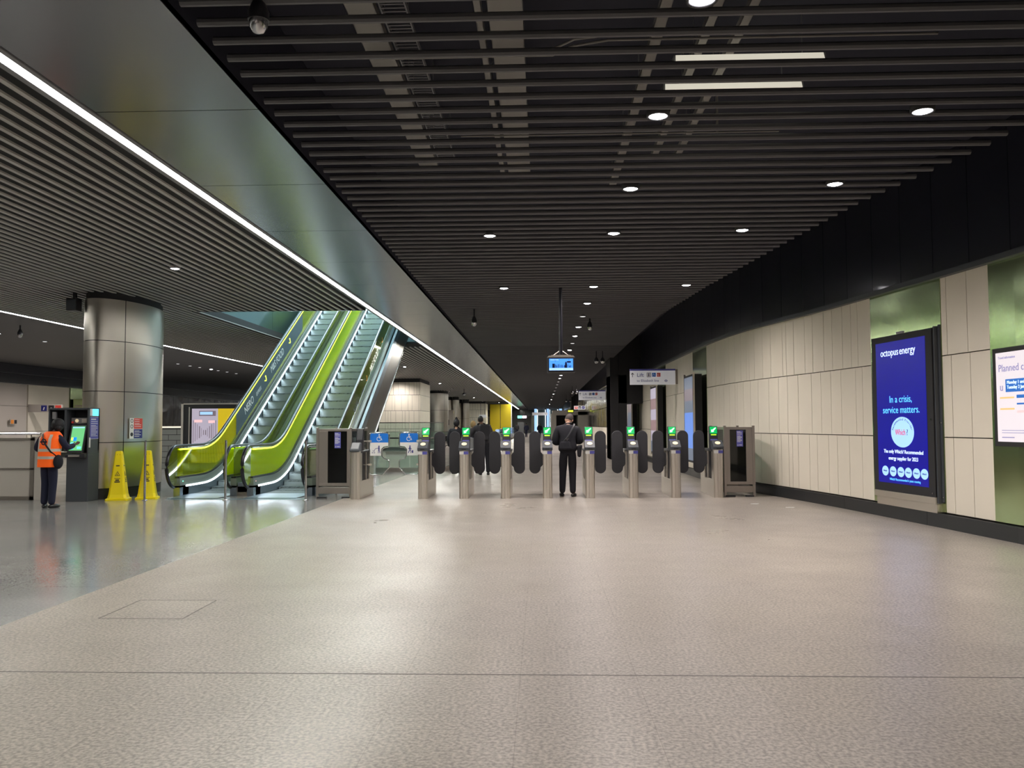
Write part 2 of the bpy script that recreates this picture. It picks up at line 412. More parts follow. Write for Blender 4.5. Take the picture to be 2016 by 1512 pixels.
# right wall: dark bulkhead, cream panels, satin steel panels with a painted green reflection, skirting
def wallpatch(mb, y0, y1, z0, z1, off=0., th=.03, n=None, gap=0.):
    """panel following the plan of the right wall between y0 and y1 (off = distance into the hall)"""
    n = n or max(1, int((y1-y0)/.45))
    ys = [y0+gap+(y1-y0-2*gap)*i/n for i in range(n+1)]
    for a, b in zip(ys, ys[1:]):
        xa, xb = wx(a)-off, wx(b)-off
        mb.hexa([(xa, a, z0), (xa+th, a, z0), (xb+th, b, z0), (xb, b, z0)], [(xa, a, z1), (xa+th, a, z1), (xb+th, b, z1), (xb, b, z1)])
wb = MB(); wallpatch(wb, YB, 43.2, 0, 5.4, -.06, .12); struct(wb.build('wall_right', 'creamgap'))
bd = MB(); y = YB
while y < 43:
    wd = .82 if y < 18 else 1.2
    wallpatch(bd, y, min(y+wd, 43), 3.60, 5.35, .05, .10, gap=.005); y += wd
struct(bd.build('wall_right', 'band'))
bd = MB(); wallpatch(bd, YB, 43, 3.585, 3.66, .10, .16); struct(bd.build('trim_5', 'charcoal'))
cream = [(YB, 2.), (4.2, 8.75), (11.2, 12.25), (14.15, 22.5), (24.4, 29.5), (31.5, 37.4), (39.5, 43.)]
metal = [(2., 4.2), (8.75, 11.2), (12.25, 14.15), (22.5, 24.4), (29.5, 31.5), (37.4, 39.5)]
cp = MB()
rows = [(.22, 1.285), (1.30, 2.455), (2.47, 3.60)]
rnd = random.Random(3)
for a, b in cream:
    for zi, (z0, z1) in enumerate(rows):
        y = a
        while y < b-.05:
            wd = rnd.choice([.15, .22, .30, .36, .42, .42, .5]) if a > 12 or a < 9 else [.42, .42, .46][zi % 3]
            y2 = min(b, y+wd)
            if b-y2 < .12: y2 = b
            wallpatch(cp, y, y2, z0, z1, .0, .045, gap=.006); y = y2
struct(cp.build('wall_right', 'cream'))
ol = MB()
for a, b in metal:
    wallpatch(ol, a, b, .22, 3.60, .005, .045, gap=.004)
struct(ol.build('wall_right', 'olive'))
bs = MB(); y = YB
while y < 43:
    wallpatch(bs, y, min(y+2.4, 43), 0, .20, .07, .10, gap=.003); y += 2.4
struct(bs.build('baseboard_right', 'base'))
# hall behind the camera and far left
struct(MB().box(-26, 7, YB-.2, YB, 0, 5.4).build('wall_back', 'wall_end'))
LW = MB()
for a, b, mt in [(YB, 35.6, 'cream'), (35.7, 38.3, 'beige'), (38.4, 41.8, 'cream'), (41.9, 44.6, 'olive')]:
    LW.use(mt)
    for z0, z1 in rows: LW.box(-24.1, -24.0, a, b, z0, z1)
LW.use('creamgap').box(-24.3, -24.1, YB, YE, 0, 5)
LW.use('gdark')
y = 44.7
while y < YE: LW.box(-24.1, -24.0, y+.02, min(YE, y+2.3)-.02, .2, 3.60); y += 2.3
struct(LW.build('wall_left'))
struct(MB().box(-24.15, -23.7, YB, YE, 3.47, CZ+.1).box(-24.0, -23.3, YB, YE, 3.9, CZ).build('trim_3', 'band'))
struct(MB().box(-24, -23.93, YB, YE, 0, .2).build('baseboard_left', 'base'))
# far end
EW = MB()
EW.use('wall_end').box(-26, -1.3, YE, YE+.3, 0, 5.5).box(3.6, 8, YE, YE+.3, 0, 5.5).box(-1.3, 3.6, YE+14, YE+14.3, 0, 14)
EW.use('band').box(-26, -1.35, YE-.6, YE-.1, 3.05, 4.3)
EW.use('cream').box(-1.9, -1.2, YE-1.2, YE-.6, 0, 3.2)
EW.use('plenum').box(-1.3, 3.6, YE-.1, YE+.1, 4.25, 5.5)
struct(EW.build('wall_end'))
# right-hand side past the panelled wall: black piers, fluted steel, portal
struct(MB().box(2.95, 3.66, 36., 38., 0, 3.6).box(2.95, 3.30, 35.98, 38., 0, 5.3).box(3.31, 4.4, 36., 38., 2.4, 5.3).build('wall_pier', 'black'))
struct(MB().box(3.07, 3.75, 86., 88., 0, 5.3).build('wall_pier', 'black'))
fl = MB(); n = 120; pts = []
for i in range(n+1):
    y = 43.2+ (80-43.2)*i/n; pts.append((4.15-.07*abs(math.sin(PI*i/4.)), y))
fl.use('flute')
for (xa, ya), (xb, yb) in zip(pts, pts[1:]):
    for z0, z1 in [(1.32, 2.55), (2.58, 3.9)]:
        fl.add([(xa, ya, z0), (xb, yb, z0), (xb, yb, z1), (xa, ya, z1)], [(0, 1, 2, 3)], True)
fl.use('cream').box(4.1, 4.3, 43.2, 80, .2, 1.30)
fl.use('creamgap').box(4.2, 4.5, 43.2, YE, 0, 5.4)
fl.use('base').box(4.0, 4.1, 43.2, 80, 0, .2)
fl.use('band').box(4.0, 4.3, 43.2, YE, 3.9, 5.35)
fl.use('cream').box(4.1, 4.3, 80, YE, .2, 3.9)
struct(fl.build('wall_right'))
po = MB(); po.use('beige').box(3.3, 4.1, 76, 79, 0, 2.65).box(1.0, 4.1, 76, 79, 2.35, 2.78)
po.use('beige').box(.9, 1.35, 76.5, 79, 0, 2.5)
po.use('black').box(1.35, 3.3, 78.9, 79, 0, 2.35)
struct(po.build('wall_portal'))

# ------------------------------------------------------------------ ceiling lights
Lr = thing('linear_light', 'long continuous white strip light along the edge of the satin grey soffit above the escalators', 'light')
m = MB(); y = YB
while y < YE-8:
    m.box(-4.135, -4.035, y+.012, min(YE-8, y+3.0)-.012, CZ-.004, CZ+.03); y += 3.0
m.build('diffuser', 'strip', Lr)
MB().box(-4.20, -4.135, YB, YE-8, CZ-.01, CZ+.12).box(-4.035, -3.985, YB, YE-8, CZ-.01, CZ+.12).box(-4.135, -4.035, YB, YE-8, CZ+.035, CZ+.12).build('housing', 'grey', Lr)
L2 = thing('linear_light', 'white strip light on the far left running behind the steel column', 'light')
MB().box(-13.13, -13.03, 4, 39.3, CZ-.004, CZ+.03).box(-13.13, -13.03, 40, 100, CZ-.004, CZ+.03).build('diffuser', 'strip', L2)
MB().box(-13.2, -13.13, YB, 100, CZ-.01, CZ+.12).box(-13.03, -13.0, YB, 100, CZ-.01, CZ+.12).box(-13.13, -13.03, YB, 100, CZ+.035, CZ+.12).build('housing', 'grey', L2)

ORD = ['nearest', 'second', 'third', 'fourth', 'fifth', 'sixth', 'seventh', 'eighth', 'ninth', 'tenth', 'eleventh', 'twelfth', 'thirteenth', 'fourteenth', 'fifteenth', 'sixteenth', 'seventeenth', 'eighteenth', 'nineteenth', 'twentieth', 'twenty first', 'twenty second', 'twenty third', 'twenty fourth']
dl0 = {}
def downlight(x, y, lit, label, group, r=.075, e=0):
    key = (lit, r)
    if key not in dl0:
        t = empty('downlight')
        MB().lathe([(r*1.25, .05), (r*1.25, -.012), (r*1.02, -.012), (r*1.0, .0), (r*1.0, .05)], n=20).build('rim', 'black' if r > .08 else 'grey', t)
        MB().lathe([(r*.98, .03), (r*.98, -.004), (r*.6, -.018), (.001, -.022)], n=20).build('lens', 'lens' if lit else 'lensdim', t)
        dl0[key] = t
    else: t = copy_tree(dl0[key])
    t.location = (x, y, CZ+.0)
    tag(t, label, 'light', group)
    if e: spot('lamp', (x, y, CZ-.06), e)
G = 'downlights in the dark slatted ceiling'
ys = [-6.2, -3.9, -1.6, .75, 3.1, 5.46, 7.56, 9.92, 12.25, 17.02, 19.37, 24.08, 26.55, 31.6]
vis = 0
for y in ys:
    if y < 5: spot('lamp', (1.08, y, CZ-.06), 110); continue
    downlight(1.08, y, True, f'lit downlight in the middle row of the dark slatted ceiling, {ORD[vis]} from the camera', G, .085, 150); vis += 1
for i, y in enumerate([21.72, 28.9]):
    downlight(1.09, y, False, f'dim unlit round downlight in the middle row, {["nearer", "farther"][i]} of the two dull ones', G, .085)
for i, y in enumerate([34.5, 37.2, 40, 43, 47.8, 51, 55, 59, 64, 70, 77, 85, 94, 104, 116, 130]):
    downlight(1.13, y, i in (4, 5, 10, 12, 14), f'tiny downlight far down the middle row beyond the hanging screen, {ORD[i]} of them', G, .085, 150 if i % 2 == 0 else 0)
for i, (x, y) in enumerate([(3.45, 7.55), (3.46, 9.84), (2.93, 12.15), (2.945, 16.95)]):
    downlight(x, y, True, f'lit downlight in the right hand row of the dark ceiling, {ORD[i]} from the camera', G, .085, 150)
for i, (x, y) in enumerate([(-.75, 12.31), (-.755, 17.1)]):
    downlight(x, y, True, f'lit downlight in the left row of the dark ceiling, {["nearer", "farther"][i]} of two', G, .085, 150)
for x in (-.75, 3.45):
    for y in (-6, -2.): spot('lamp', (x, y, CZ-.06), 110)
downlight(-6.5, 14.58, True, 'lone lit downlight in the pale slatted ceiling above the escalators', 'downlights in the left ceiling', .075, 120)
for i, y in enumerate([24.5, 26.9, 37.0, 38.3, 39.4, 40.8, 41.7, 42.9, 44.2]):
    downlight(-16.3, y, i in (0, 5), f'small downlight in the dark far left ceiling, {ORD[i]} of the row', 'downlights in the left ceiling', .085, 150 if i in (0, 2, 5) else 0)
for x_, y in [(-18, 8), (-18, 16), (-18, 24), (-20, 32), (-21, 37), (-20, 42), (-16.3, 40)]: spot('lamp', (x_, y, CZ-.06), 240)  # spots without fittings, added to brighten the far left wall
for y in (47, 54, 61, 68): spot('lamp', (2.9, y, CZ-.1), 200)  # extra spots with no fitting, added to lift the fluted steel wall
for i, y in enumerate([-4, 2, 8]): spot('lamp', (-9, y, CZ-.06), 90)
for i, (x, y) in enumerate([(-6.55, 40), (-6.85, 56.4), (-6.87, 64.4), (-7.6, 69.2), (-6.75, 73.8), (-5.3, 68.5), (-6.96, 86.4), (-7., 99.6), (-5.3, 105), (-5.0, 116)]):
    downlight(x, y, i in (0, 1, 6, 8), f'small downlight in the distant pale ceiling over the far hall, {ORD[i]} in distance', 'downlights in the left ceiling', .085, 130 if i % 2 == 0 else 0)
for y in (45, 55, 65, 80, 95, 110, 125, 140): spot('lamp', (0, y, CZ-.1), 220)
for y in (45, 52, 60, 75, 90): spot('lamp', (-8.5, y-3, CZ-.1), 160)
# added area light without a fitting, throws cool teal light into the shaft
area('lamp', (-6.3, 27, 8.8), (0, 0, 0), 3.2, 9, 620, (.72, .92, 1.))

# ------------------------------------------------------------------ services above the slats
def tray(x0, x1, y0, y1, z, label, rungs=False):
    t = thing('cable_tray', label, 'cable tray')
    mb = MB()
    if rungs:
        mb.box(x0, x0+.012, y0, y1, z, z+.05).box(x1-.012, x1, y0, y1, z, z+.05)
        y = y0
        while y < y1: mb.box(x0, x1, y, y+.012, z, z+.01); y += .06
    else:
        mb.box(x0, x1, y0, y1, z, z+.004).box(x0, x0+.004, y0, y1, z, z+.06).box(x1-.004, x1, y0, y1, z, z+.06)
    mb.build('tray', 'galv' if not rungs else 'grey', t)
    hg = MB(); y = y0+.8
    while y < y1: hg.cyl((x0+.01, y, z+.05), (x0+.01, y, 5.36), .005, n=6).cyl((x1-.01, y, z+.05), (x1-.01, y, 5.36), .005, n=6); y += 1.6
    hg.build('hanger', 'grey', t)
tray(-1.57, -1.33, -2, 10.8, 4.88, 'pale solid cable tray seen through the slats on the left')
tray(-1.30, -1.08, -2, 10.5, 4.90, 'dark ladder cable tray beside the pale tray above the slats', True)
tray(-.42, -.13, -2, 11.2, 4.88, 'wide pale cable tray above the middle of the slatted ceiling')
tray(-.53, -.47, -2, 11.2, 4.88, 'narrow cable duct beside the wide tray above the slats')
tray(1.0, 1.10, -2, 12, 4.95, 'narrow pale tray above the nearest downlights')
tray(1.46, 1.54, -2, 11, 5.0, 'slim duct above the slats right of the downlight row')
tray(1.76, 1.84, -2, 11, 5.0, 'slim duct farthest right above the slats')
cd = tag(MB().tube([(-1.5, 7.28, 4.8), (.0, 7.28, 4.8), (.15, 7.2, 4.8), (.3, 7.05, 4.8), (.6, 6.98, 4.8), (4.6, 6.98, 4.8)], .012, 8).build('conduit', 'galv'), 'thin pale conduit crossing above the slats with an offset bend', 'conduit')
tag(MB().tube([(-1.5, 7.4, 4.82), (.12, 7.4, 4.82), (.3, 7.22, 4.82), (.6, 7.12, 4.82), (3.4, 7.12, 4.82)], .012, 8).build('conduit', 'galv'), 'second thin conduit running beside the offset one above the slats', 'conduit')
tag(MB().tube([(-.9, 9.42, 4.8), (2.7, 9.42, 4.8)], .010, 8).box(2.0, 2.02, 9.40, 9.44, 4.8, 5.3).build('conduit', 'galv'), 'short straight conduit deeper above the slats', 'conduit')
for i, (y0, y1) in enumerate([(7.66, 7.83), (8.32, 8.49)]):
    t = thing('strip_fitting', ['dimly lit cream batten fitting above the slats, nearer one', 'dimly lit cream batten fitting above the slats, farther one'][i], 'light', (1.95, (y0+y1)/2, 4.86), 0, 'dimly lit battens above the slats')
    MB().prism([(-.085, 0), (.085, 0), (.05, .07), (-.05, .07)], (-.68, .68), lambda u, v, w_: (w_, u, v)).build('body', 'tubedim', t)
    for q in (-.70, .68): MB().box(q, q+.02, -.05, .05, .01, .07).build('end_cap', 'grey', t)
    MB().cyl((-.5, 0, .07), (-.5, 0, .49), .005, n=6).cyl((.5, 0, .07), (.5, 0, .49), .005, n=6).build('hanger', 'grey', t)

def camera_dome(x, y, ln, label, r=.07):
    t = thing('dome_camera', label, 'camera', (x, y, CZ), 0, 'ceiling cameras')
    y = 5.69+.285*round((y-5.69)/.285) if x > -2.3 else y; t.location.y = y
    MB().cyl((0, 0, .004 if x > -2.3 else .14), (0, 0, -ln), .022, n=10).build('stem', 'dark', t)
    MB().lathe([(.03, -ln+.04), (r*.7, -ln), (r, -ln-.05), (r, -ln-.11)], n=18).build('housing', 'dark', t)
    MB().lathe([(r*.9, -ln-.11), (r*.85, -ln-.15), (r*.5, -ln-.19), (.005, -ln-.20)], n=18).build('dome', 'gsteel', t)
camera_dome(-1.62, 20.3, .22, 'black dome camera on a short stem left of the hanging screen')
camera_dome(1.30, 22.3, .12, 'black dome camera just right of the downlight row')
camera_dome(2.12, 32.3, .28, 'left dome camera of the pair hanging beside the black pier', .09)
camera_dome(2.36, 32.3, .28, 'right dome camera of the pair hanging beside the black pier', .09)
camera_dome(2.25, 61., .4, 'left one of the second, smaller pair of hanging cameras', .1)
camera_dome(2.55, 61., .4, 'right one of the second, smaller pair of hanging cameras', .1)
camera_dome(2.35, 79., .5, 'left one of the farthest pair of hanging cameras', .1)
camera_dome(2.72, 79., .5, 'right one of the farthest pair of hanging cameras', .1)
camera_dome(-1.87, 5.45, .0, 'grey dome camera at the top edge near the soffit corner')
camera_dome(-14.4, 22.6, .15, 'black dome camera in the far left ceiling')
camera_dome(-6.1, 66, .3, 'black ball camera over the distant cream blocks', .14)

# ------------------------------------------------------------------ floor hatch
h = thing('floor_hatch', 'square access hatch with thin metal edge set in the pale floor', 'hatch', (-3.14, 6.86, 0))
MB().box(-.325, .325, -.33, .34, 0, .0006).build('cover', 'floor_light', h)
MB().box(-.335, .335, -.342, -.334, 0, .0015).box(-.335, .335, .342, .35, 0, .0015).box(-.337, -.329, -.342, .35, 0, .0015).box(.329, .337, -.342, .35, 0, .0015).build('edge', 'joint', h)
for i, (x, y) in enumerate([(3.9, 15.9), (4.35, 15.2)]):
    tag(MB().prism([(0, 0), (.12, -.02), (.17, .05), (.08, .08), (.01, .06)], (.0, .004), lambda u, v, w_, x=x, y=y: (x+u, y+v, w_)).build('paper_scrap', 'white'), ['small white scrap of paper on the floor near the black skirting, farther', 'small white scrap of paper on the floor near the black skirting, nearer'][i], 'litter')
# ------------------------------------------------------------------ flat print helpers (all face local -Y)
def bar(mb, a, b, w_, y, t=.002):
    a = Vector((a[0], a[1])); b = Vector((b[0], b[1])); d = (b-a).normalized(); n = Vector((-d.y, d.x))*w_/2
    p = [a-n, b-n, b+n, a+n]
    mb.prism([(q.x, q.y) for q in p], (y-t, y), lambda u, v, k: (u, k, v)); return mb
def disc(mb, c, r, y, t=.002, rz=None, n=20):
    rz = rz or r
    mb.prism([(c[0]+r*math.cos(2*PI*i/n), c[1]+rz*math.sin(2*PI*i/n)) for i in range(n)], (y-t, y), lambda u, v, k: (u, k, v)); return mb
def ring(mb, c, r, w_, y, a0=0, a1=2*PI, n=20, t=.002):
    ps = [(c[0]+r*math.cos(a0+(a1-a0)*i/n), c[1]+r*math.sin(a0+(a1-a0)*i/n)) for i in range(n+1)]
    for a, b in zip(ps, ps[1:]): bar(mb, a, b, w_, y, t)
    return mb
def rect(mb, x0, x1, z0, z1, y, t=.003): mb.box(x0, x1, y-t, y, z0, z1); return mb
def wheelchair(mb, cx, cz, s, y):
    disc(mb, (cx, cz+.42*s), .09*s, y); bar(mb, (cx-.02*s, cz+.32*s), (cx+.02*s, cz), .09*s, y)
    bar(mb, (cx, cz+.17*s), (cx+.25*s, cz+.17*s), .07*s, y); bar(mb, (cx, cz), (cx+.24*s, cz), .08*s, y)
    bar(mb, (cx+.24*s, cz), (cx+.36*s, cz-.3*s), .08*s, y); ring(mb, (cx-.04*s, cz-.12*s), .26*s, .07*s, y, PI*.55, PI*1.95, 14)
def walker(mb, cx, cz, s, y, case=True):
    disc(mb, (cx, cz+.45*s), .09*s, y); bar(mb, (cx, cz+.35*s), (cx, cz), .17*s, y)
    bar(mb, (cx, cz), (cx-.22*s, cz-.45*s), .09*s, y); bar(mb, (cx, cz), (cx+.15*s, cz-.2*s), .09*s, y); bar(mb, (cx+.15*s, cz-.2*s), (cx+.12*s, cz-.45*s), .08*s, y)
    bar(mb, (cx, cz+.28*s), (cx-.22*s, cz+.08*s), .07*s, y); bar(mb, (cx, cz+.28*s), (cx+.24*s, cz+.02*s), .07*s, y)
    if case: rect(mb, cx+.26*s, cx+.44*s, cz-.45*s, cz-.1*s, y, .002)
def pusher(mb, cx, cz, s, y):
    disc(mb, (cx+.1*s, cz+.45*s), .09*s, y); bar(mb, (cx+.1*s, cz+.35*s), (cx+.1*s, cz), .17*s, y)
    bar(mb, (cx+.06*s, cz), (cx+.0*s, cz-.45*s), .08*s, y); bar(mb, (cx+.12*s, cz), (cx+.25*s, cz-.45*s), .08*s, y)
    bar(mb, (cx+.08*s, cz+.25*s), (cx-.4*s, cz+.12*s), .06*s, y); bar(mb, (cx-.4*s, cz+.12*s), (cx-.55*s, cz-.22*s), .05*s, y)
    bar(mb, (cx-.75*s, cz-.1*s), (cx-.5*s, cz-.22*s), .05*s, y); ring(mb, (cx-.5*s, cz-.38*s), .07*s, .04*s, y, n=10); ring(mb, (cx-.75*s, cz-.38*s), .06*s, .04*s, y, n=10)

# ------------------------------------------------------------------ advertising display on the right wall
D = thing('digital_display', 'tall blue advertising screen reading In a crisis, service matters on the right wall', 'screen', (5.43, 13.93, 0), math.atan2(-1.61, .23))
W = 1.626
MB().box(0, W, .01, .16, .43, 2.88).build('housing', 'dark', D, .006)
MB().box(.0, W, .0, .01, .43, 2.88).build('bezel', 'black', D)
MB().box(.13, 1.47, -.004, .0, .56, 2.78).build('screen', 'screen_b', D)
MB().box(0, W, -.008, .12, .33, .425).box(.02, 1.62, .02, .14, .2, .33).build('sill', 'steel', D, .004)
MB().box(W+.004, W+.03, .02, .17, .34, 2.90).box(W+.03, W+.07, .08, .17, .36, 2.92).build('side_frame', 'charcoal', D, .003)
mb = MB()
for z in (.48, 1.55): mb.cyl((W-.06, .0, z), (W-.06, -.012, z), .014).cyl((W+.05, .08, z-.05), (W+.05, .065, z-.05), .014)
mb.build('lock', 'gsteel', D)
MB().box(.74, .90, -.01, .03, 2.885, 2.915).build('sensor', 'grey', D)
y = -.0042
text('lettering', 'octopus', .165, 'txt_w', D, (.27, y, 2.56), FR, xs=.95)
text('lettering', 'energy', .165, 'txt_w', D, (.80, y, 2.56), FR, xs=.95)
text('lettering', 'In a crisis,', .155, 'txt_c', D, (.80, y, 1.82), FR, 'CENTER', xs=1.0)
text('lettering', 'service matters.', .155, 'txt_c', D, (.80, y, 1.655), FR, 'CENTER', xs=1.0)
disc(MB(), (.83, 1.36), .31, y, .002, .235, 40).build('badge', 'badge', D)
text('lettering', 'Which', .13, 'badge_t', D, (.64, y-.003, 1.315), FR, xs=.8)
text('lettering', '?', .13, 'badge_n', D, (.945, y-.003, 1.315), FR, xs=.9)
arc = 'Recommended Provider'
for i, ch in enumerate(arc):
    if ch == ' ': continue
    a = PI*(.93-.86*i/(len(arc)-1))
    text('badge_letter', ch, .052, 'badge_n', D, (.83+.245*math.cos(a), y-.003, 1.36+.18*math.sin(a)), (PI/2, 0-(a-PI/2), 0), 'CENTER', .001)
text('lettering', 'The only Which? Recommended', .082, 'txt_w', D, (.83, y, 1.03), FR, 'CENTER', xs=.98)
text('lettering', 'energy supplier for 2023', .082, 'txt_w', D, (.83, y, .925), FR, 'CENTER', xs=.98)
for k, x in enumerate([.33, .55, .765, .965, 1.175, 1.375]):
    b = disc(MB(), (x, .745), .092, y, .002, .078, 24).build('small_badge', 'badge', D)
    text('badge_lettering', 'Which?', .035, 'badge_n', b, (x, y-.003, .735), FR, 'CENTER')
text('lettering', 'Which? Recommended 6 years running', .052, 'txt_c', D, (.86, y, .605), FR, 'CENTER')

# service notice at the right edge
P = thing('notice_display', 'white notice screen headed Planned closures at the right edge of the photo', 'screen', (wx(10.95)-.14, 10.95, 0), math.atan2(-1.1, .08))
MB().box(0, 1.05, .01, .13, 1.20, 2.44).build('housing', 'dark', P, .02)
MB().box(0, 1.05, -.0, .012, 1.20, 2.44).build('bezel', 'black', P)
MB().box(.07, .98, -.004, .0, 1.26, 2.38).build('screen', 'scr_w', P)
y = -.0045
text('lettering', 'Planned closures', .13, 'scr_t', P, (.12, y, 2.14), FR)
text('lettering', 'Travel information', .045, 'scr_t', P, (.12, y, 2.30), FR)
rect(MB(), .26, .93, 1.88, 2.04, y).build('info_box', 'scr_bl', P)
text('lettering', 'Monday 1 and\nTuesday 2 January', .06, 'txt_w', P, (.29, y-.004, 1.98), FR)
text('lettering', 'u', .14, 'scr_t', P, (.14, y, 1.9), FR)
mb = MB(); rect(mb, .14, .42, 1.80, 1.82, y); rect(mb, .14, .42, 1.66, 1.68, y); mb.build('line', 'scr_or', P)
mb = MB(); rect(mb, .47, .9, 1.80, 1.84, y); rect(mb, .47, .9, 1.72, 1.74, y); mb.build('line', 'scr_bl', P)
mb = MB(); rect(mb, .47, .9, 1.62, 1.65, y); mb.build('line', 'scr_pk', P)
mb = MB(); rect(mb, .16, .7, 1.40, 1.406, y); rect(mb, .16, .7, 1.37, 1.376, y); rect(mb, .16, .4, 1.31, 1.32, y); mb.build('line', 'scr_t', P)

# displays standing proud of the wall behind the gates
def wall_screen(name, y0, y1, z0, z1, label, cols, proud=.32):
    t = thing(name, label, 'screen', (wx(y1)-proud, y1, 0), -PI/2)
    w_ = y1-y0
    MB().box(0, w_, .01, proud-.07, z0, z1).build('housing', 'black', t, .004)
    for q in (-.03, w_): MB().box(q, q+.03, .0, .05, z0-.05, z1+.05).build('frame', 'steel', t)
    n = len(cols)
    mb = MB()
    for i, c in enumerate(cols):
        mb.use(c).box(.06, w_-.06, .0, .01, z0+.06+(z1-z0-.12)*i/n, z0+.06+(z1-z0-.12)*(i+1)/n)
    mb.build('screen', None, t)
wall_screen('poster_display', 22.7, 24.1, .45, 2.85, 'tall blue lit poster display on the wall just behind the last gates', ['pgrey', 'pblue', 'pblue', 'pblue', 'pgrey', 'poster2', 'pgrey'])
wall_screen('poster_display', 29.7, 31.2, .45, 2.85, 'reddish lit poster display left of the blue one on the panelled wall', ['pgrey', 'poster1', 'pred', 'poster1', 'pred', 'poster1'])
wall_screen('poster_display', 37.6, 39.2, .45, 2.85, 'dark poster display farthest along the panelled wall', ['poster2', 'pgrey', 'poster2'])
# door style sign
t = thing('wayfinding_poster', 'narrow white sign with two figures and an arrow ending the panelled wall', 'sign', (4.2, 41.6, 0), -PI/2)
MB().box(0, 1.2, 0, .1, .9, 3.2).build('board', 'white', t)
mb = MB(); disc(mb, (.4, 2.9), .07, -.001); bar(mb, (.4, 2.8), (.4, 2.45), .14, -.001); disc(mb, (.8, 2.9), .07, -.001); bar(mb, (.8, 2.8), (.8, 2.45), .14, -.001)
mb.build('pictogram', 'dark', t)
mb = MB(); bar(mb, (.6, 1.9), (.3, 1.0), .12, -.001); bar(mb, (.6, 1.9), (.9, 1.0), .12, -.001); mb.build('arrow', 'navy', t)

# ------------------------------------------------------------------ hanging monitor
T = thing('ceiling_monitor', 'security monitor on a black pole showing a blue view of the gateline', 'screen', (.41, 17.18, 0))
MB().cyl((.0, .06, 2.93), (.0, .06, 4.36), .036, n=16).build('pole', 'black_rubber', T)
MB().box(-.2, .2, .03, .10, 2.90, 2.93).tube([(-.16, .06, 2.92), (-.02, .06, 3.02)], .008).tube([(.16, .06, 2.92), (.02, .06, 3.02)], .008).build('bracket', 'steel', T)
MB().box(-.285, .285, 0, .11, 2.565, 2.88).build('housing', 'dark', T, .012)
MB().prism([(-.285, 2.88), (.285, 2.88), (.25, 2.915), (-.25, 2.915)], (0, .12), lambda u, v, k: (u, k, v)).build('hood', 'steel', T)
MB().box(-.245, .245, -.004, 0, 2.61, 2.85).build('screen', 'cctv', T)
mb = MB(); rect(mb, -.22, -.05, 2.82, 2.835, -.0045, .001); rect(mb, -.245, .245, 2.61, 2.66, -.0045, .001); mb.build('picture_floor', 'cctv_l', T)
mb = MB(); rr_ = random.Random(5)
for i in range(15):
    x = -.17+i*.026; h_ = rr_.uniform(.045, .075); rect(mb, x, x+rr_.uniform(.008, .017), 2.665, 2.665+h_, -.006, .001)
rect(mb, -.18, -.13, 2.66, 2.75, -.006, .001); rect(mb, .08, .12, 2.66, 2.765, -.006, .001); disc(mb, (.10, 2.775), .014, -.006, .001)
rect(mb, .12, .20, 2.765, 2.80, -.006, .001); rect(mb, .158, .163, 2.80, 2.848, -.006, .001); bar(mb, (-.13, 2.84), (-.12, 2.79), .004, -.006, .001); bar(mb, (-.10, 2.83), (-.12, 2.79), .004, -.006, .001)
mb.build('picture', 'cctv_d', T)

# ------------------------------------------------------------------ lift signs
def lift_sign(x0, x1, yy, zc, h_, label, full=True):
    t = thing('lift_sign', label, 'sign', (x0, yy, zc), 0, 'lift direction signs')
    w_ = x1-x0
    MB().box(0, w_, 0, .14, -h_/2, h_/2*.78).build('panel', 'bwhite', t)
    MB().box(0, w_, -.002, .142, h_/2*.78, h_/2).build('purple_band', 'purple', t)
    MB().box(w_, w_+.16, .03, .11, -h_/2*.95, h_/2*.95).build('bracket', 'dsteel', t)
    mb = MB(); u = h_
    bar(mb, (.12*u*1.2, -.02*u), (.12*u*1.2, .24*u), .035*u, -.001); bar(mb, (.12*u*1.2, .25*u), (.06*u, .14*u), .035*u, -.001); bar(mb, (.12*u*1.2, .25*u), (.23*u, .14*u), .035*u, -.001)
    mb.build('arrow', 'dark', t)
    text('lettering', 'Lift', .34*u, 'navy', t, (.42*u, -.002, .0), FR)
    text('lettering', 'to Elizabeth line', .215*u, 'navy', t, (.42*u, -.002, -.32*u), FR, xs=1.02)
    mb = MB(); mb.use('navy').box(1.06*u, 1.33*u, -.002, 0, -.02*u, .26*u).use('white').box(1.08*u, 1.31*u, -.003, 0, 0, .24*u)
    mb.use('navy'); disc(mb, (1.19*u, .19*u), .03*u, -.003); bar(mb, (1.19*u, .16*u), (1.19*u, .03*u), .05*u, -.003)
    mb.use('blue').box(1.40*u, 1.63*u, -.002, 0, 0, .25*u).use('white'); wheelchair(mb, 1.5*u, .12*u, .2*u, -.003)
    mb.use('red').box(1.71*u, 1.93*u, -.002, 0, 0, .25*u).use('white'); bar(mb, (1.77*u, .17*u), (1.87*u, .17*u), .03*u, -.003); bar(mb, (1.77*u, .17*u), (1.77*u, .07*u), .03*u, -.003); bar(mb, (1.77*u, .07*u), (1.87*u, .07*u), .03*u, -.003)
    mb.build('pictogram', None, t)
    mb = MB(); ring(mb, (2.28*u, -.26*u), .07*u, .025*u, -.002); bar(mb, (2.18*u, -.26*u), (2.38*u, -.26*u), .035*u, -.002); mb.build('roundel', 'navy', t)
    if not full: return
lift_sign(2.86, 4.30, 27.0, 3.02, .50, 'nearer, larger white lift direction sign with purple top edge on the panelled wall')
lift_sign(2.05, 3.52, 46., 3.10, .53, 'smaller white lift direction sign beyond the black pier')
t = thing('pictogram_sign', 'small white sign with three square pictograms above the far lift portal', 'sign', (2.72, 70, 2.75))
MB().box(0, .95, 0, .1, 0, .30).build('panel', 'bwhite', t)
